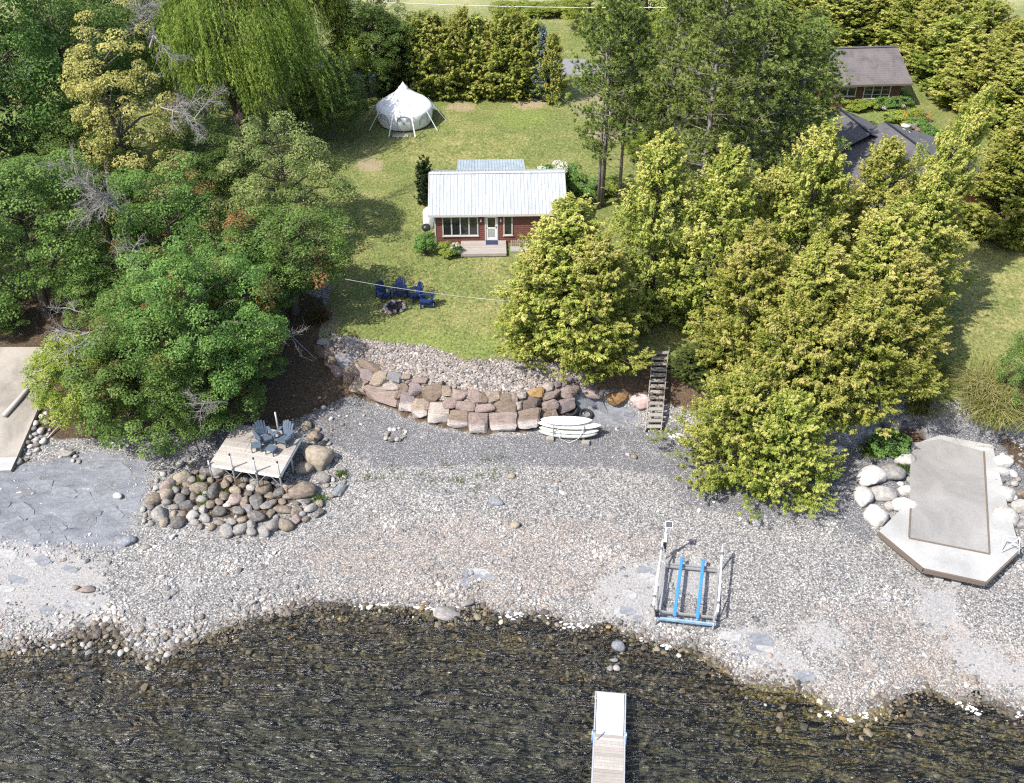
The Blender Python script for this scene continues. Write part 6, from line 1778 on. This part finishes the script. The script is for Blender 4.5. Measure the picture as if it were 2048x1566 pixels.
for i, px in enumerate((1010, 1040, 1072, 1100, 1128)):
    plant('field_bush', 'green bush in the row beyond the road', 'shrub', 'shrub_lime' if i % 2 else 'lime', (px, 30), 4, 1.6, i, group='bushes beyond the road')
# hedges round the garden cabin
row1 = [(1520, 40), (1565, 55), (1610, 75), (1650, 95), (1690, 90), (1730, 85), (1770, 90)]
for i, (px, py) in enumerate(row1):
    plant('hedge_cedar', ORD[i] + ' cedar from the left in the hedge behind the garden cabin', 'tree', 'hedge_a' if i % 2 else 'hedge_b', (px, py), py - 100, 2.4, i * .8, group='hedge behind the garden cabin')
row2 = [(1815, 105), (1850, 140), (1885, 180), (1925, 215), (1965, 245), (2010, 268), (1850, 75), (1900, 110), (1950, 150), (2000, 190), (2050, 230), (2090, 290)]
for i, (px, py) in enumerate(row2):
    plant('hedge_cedar', (ORD[min(i, 6)] + ' cedar from the cabin in the high hedge to its right') if i < 6 or i == 11 else ORD[i - 6] + ' cedar from the left in the back line of the high hedge', 'tree', ('hedge_b', 'hedge_a')[i % 2], (px, py), py - 145, 2.75, i * .7,
          group='high hedge right of the cabin' if i < 6 or i == 11 else 'second line of the high hedge')
for i, (b_, ty, rm_) in enumerate((((1990, 480), 235, 2.6), ((2060, 480), 210, 2.8), ((2035, 400), 190, 2.4))):
    plant('hedge_cedar', ['green cedar at the right edge behind the leaning one', 'green cedar cut by the right picture edge', 'green cedar in the row behind the right edge cedars'][i], 'tree', 'hedge_b', b_, ty, rm_, i * 1.1)
plant('maple_tree', 'distant trees top right corner dark', 'tree', 'maple_a', (1690, 12), -60, 4.0, 1) if False else None
# low planting
plant('round_shrub', 'round dark shrub at the left front corner of the cottage', 'shrub', 'shrub', (851, 508), 462, .72, 1)
plant('flower_shrub', 'low flowering plants along the cottage wall left of the deck', 'shrub', 'shrub_lime', (893, 512), 485, .55, 1)
plant('flower_shrub', 'small flowering plant touching the left end of the deck', 'shrub', 'shrub_flower', (912, 512), 482, .45, 2)
plant('cypress', 'left of two narrow dark cypresses behind the cottage corner', 'tree', 'cypress', (846, 408), 322, .42, 1)
plant('cypress', 'right of two narrow dark cypresses behind the cottage corner', 'tree', 'cypress', (856, 405), 316, .42, 2)
plant('hydrangea', 'white flowering hydrangea at the back right corner of the cottage', 'shrub', 'shrub_flower', (1120, 385), 318, 1.5, 1)
plant('leafy_shrub', 'green shrub below the hydrangea right of the cottage', 'shrub', 'shrub', (1160, 400), 350, 1.3, 2)
plant('leafy_shrub', 'shrub at the foot of the slender pines', 'shrub', 'shrub_lime', (1215, 385), 355, 1.1, 3)
plant('leafy_shrub', 'dense shrub cut by the right picture edge above the pad', 'shrub', 'maple_a', (2048, 835), 640, 1.9, 2)
plant('dark_shrub', 'dark shrub added to stand in for the shade right of the beach stairs', 'shrub', 'hedge_dark', (1385, 755), 690, 1.3, 1)  # added dark shrub, covers bare earth where only shade lies
plant('cedar_shrub', 'green shrub below the cedar beside the gravel ramp', 'shrub', 'shrub', (1775, 900), 868, 1.0, 2)
for i, (px, py, k_) in enumerate(((1722, 218, 'shrub_lime'), (1705, 218, 'shrub_lime'), (1742, 216, 'shrub_lime'))):
    plant('bed_plant', 'leafy green plant in the bed below the cabin wall', 'plant', k_, (px, py), py - 20, .9, i, group='green plants below the cabin')
for i, (px, py) in enumerate(((1765, 216), (1782, 214), (1800, 210))):
    plant('bed_flower', 'pink flowering plant in the bed below the cabin window', 'plant', 'shrub_pink', (px, py), py - 26, 1.0, i, group='pink flowers below the cabin window')
for i, (px, py, k_) in enumerate(((1790, 243, 'shrub_orange'), (1815, 252, 'shrub_lime'), (1835, 258, 'shrub_pink'), (1850, 275, 'shrub_pink'), (1868, 285, 'shrub_pink'), (1828, 240, 'shrub_orange'))):
    plant('garden_flower', 'flowering plant in the border behind the dark roof', 'plant', k_, (px, py), py - 22, .95, i, group='flower border behind the dark roof')

# ------------------------------------------------------------------ ornamental grass, weeds, fallen leaves
def grass_clump(name, label, px, py, n, rad, ln, pal, cat='grass', wide=.02):
    p = ground(px, py); r = np.random.default_rng(int(px * 7 + py))
    root = thing(name, p, label, cat)
    b = r.normal(0, rad * .45, (n, 2)); a = r.uniform(0, 6.283, n); l_ = ln * r.uniform(.6, 1.15, n)
    d = np.stack([np.cos(a), np.sin(a)], 1) * r.uniform(.25, .9, (n, 1)) + b / max(rad, .01) * .5
    P0 = np.concatenate([b, np.zeros((n, 1))], 1); P1 = P0 + np.concatenate([d * l_[:, None] * .35, (l_ * .6)[:, None]], 1); P2 = P0 + np.concatenate([d * l_[:, None] * .9, (l_ * .62)[:, None]], 1)
    sd_ = np.stack([-np.sin(a), np.cos(a), np.zeros(n)], 1) * wide
    V = np.stack([P0 - sd_, P0 + sd_, P1 + sd_ * .8, P1 - sd_ * .8, P2], 1).reshape(-1, 3)
    i0 = np.arange(n) * 5
    F = np.concatenate([np.stack([i0, i0 + 1, i0 + 2], 1), np.stack([i0, i0 + 2, i0 + 3], 1), np.stack([i0 + 3, i0 + 2, i0 + 4], 1)])
    col = np.array(pal)[r.integers(0, len(pal), n)] * r.uniform(.75, 1.2, (n, 1))
    tag(link('blades', np_mesh('blades', V, F, LEAF, np.repeat(col, 5, 0)), root), kind='stuff')
STRAW = [(.36, .34, .13), (.29, .30, .09), (.44, .40, .20), (.22, .25, .07)]
GRN = [(.08, .14, .03), (.11, .17, .04), (.06, .10, .02)]
for px, py, lb in ((1975, 795, 'pale ornamental grass tuft beside the shrub at the right edge, upper one'), (1985, 830, 'pale ornamental grass tuft above the edging rocks at the right edge')):
    grass_clump('ornamental_grass', lb, px, py, 1500, 1.3, 1.7, STRAW)
grass_clump('ornamental_grass', 'green ornamental grass under the cedar at the gravel ramp corner', 1835, 815, 900, .9, 1.5, [(.12, .15, .04), (.17, .19, .05), (.24, .22, .08)])
grass_clump('ornamental_grass', 'tall grass strip along the edge of the spreading cedar', 1850, 755, 900, 1.0, 1.3, [(.12, .15, .04), (.20, .20, .07)])
for i, (px, py) in enumerate(((745, 945), (775, 955), (800, 965), (840, 948), (905, 940), (935, 965), (960, 975), (972, 920), (1010, 920), (1000, 950), (985, 955), (1030, 935), (920, 955), (870, 960), (955, 945), (790, 940), (745, 958))):
    grass_clump('beach_weed', 'low green weed tuft on the upper shingle', px + random.uniform(-12, 12), py + random.uniform(-8, 8), 46, .38, .15, [(.13, .19, .05), (.17, .22, .07)], 'weed', .012)
    C.objects[-1].parent['group'] = 'weed tufts on the shingle'
for i, (px, py) in enumerate(((345, 975), (405, 990), (420, 975), (450, 990), (415, 1010), (640, 1000), (683, 952), (395, 965))):
    grass_clump('rock_weed', 'green weed tuft growing between the platform boulders', px, py, 90, .3, .35, GRN, 'weed')
    C.objects[-1].parent['group'] = 'weeds between the boulders'
grass_clump('rock_weed', 'green weed growing on the grey boulder beside the slab', 1808, 938, 120, .4, .4, GRN, 'weed')
grass_clump('rock_weed', 'green weed at the left front edge of the concrete pad', 1776, 1082, 80, .25, .3, GRN, 'weed')
grass_clump('rock_weed', 'dark weeds in the shade below the cedar by the rocks', 1740, 905, 260, .8, .4, GRN, 'weed')
grass_clump('dry_shrub', 'reddish dry plant at the top left end of the wall', 640, 640, 220, .6, .9, [(.20, .10, .05), (.14, .10, .04), (.10, .12, .04)], 'shrub')
# fallen leaves on lawn, earth and gravel
n = 5200; r = RNG
x = r.uniform(-16, 8, n); y = r.uniform(41, 62, n)
w_ = np.clip(1.1 - (x + 14) / 22, .12, 1)
keep = (r.random(n) < w_) & ((y > np.interp(x, *LAWN) + .2) | (x < -9))
x, y = x[keep], y[keep]; n = len(x)
cen = np.stack([x, y, hgt(x, y) + .025], 1)
V, F = leaves(cen, np.array([0, 0, 1.0]) + r.normal(0, .3, (n, 3)), r.uniform(.035, .07, n), .7, r)
col = np.array([(.28, .17, .07), (.36, .26, .12), (.18, .10, .05), (.42, .36, .22)])[r.integers(0, 4, n)] * r.uniform(.7, 1.2, (n, 1))
tag(link('fallen_leaves', np_mesh('fallen_leaves', V, F, LEAF, np.repeat(col, 4, 0))), 'fallen brown leaves scattered over lawn and earth', 'leaves', kind='stuff')
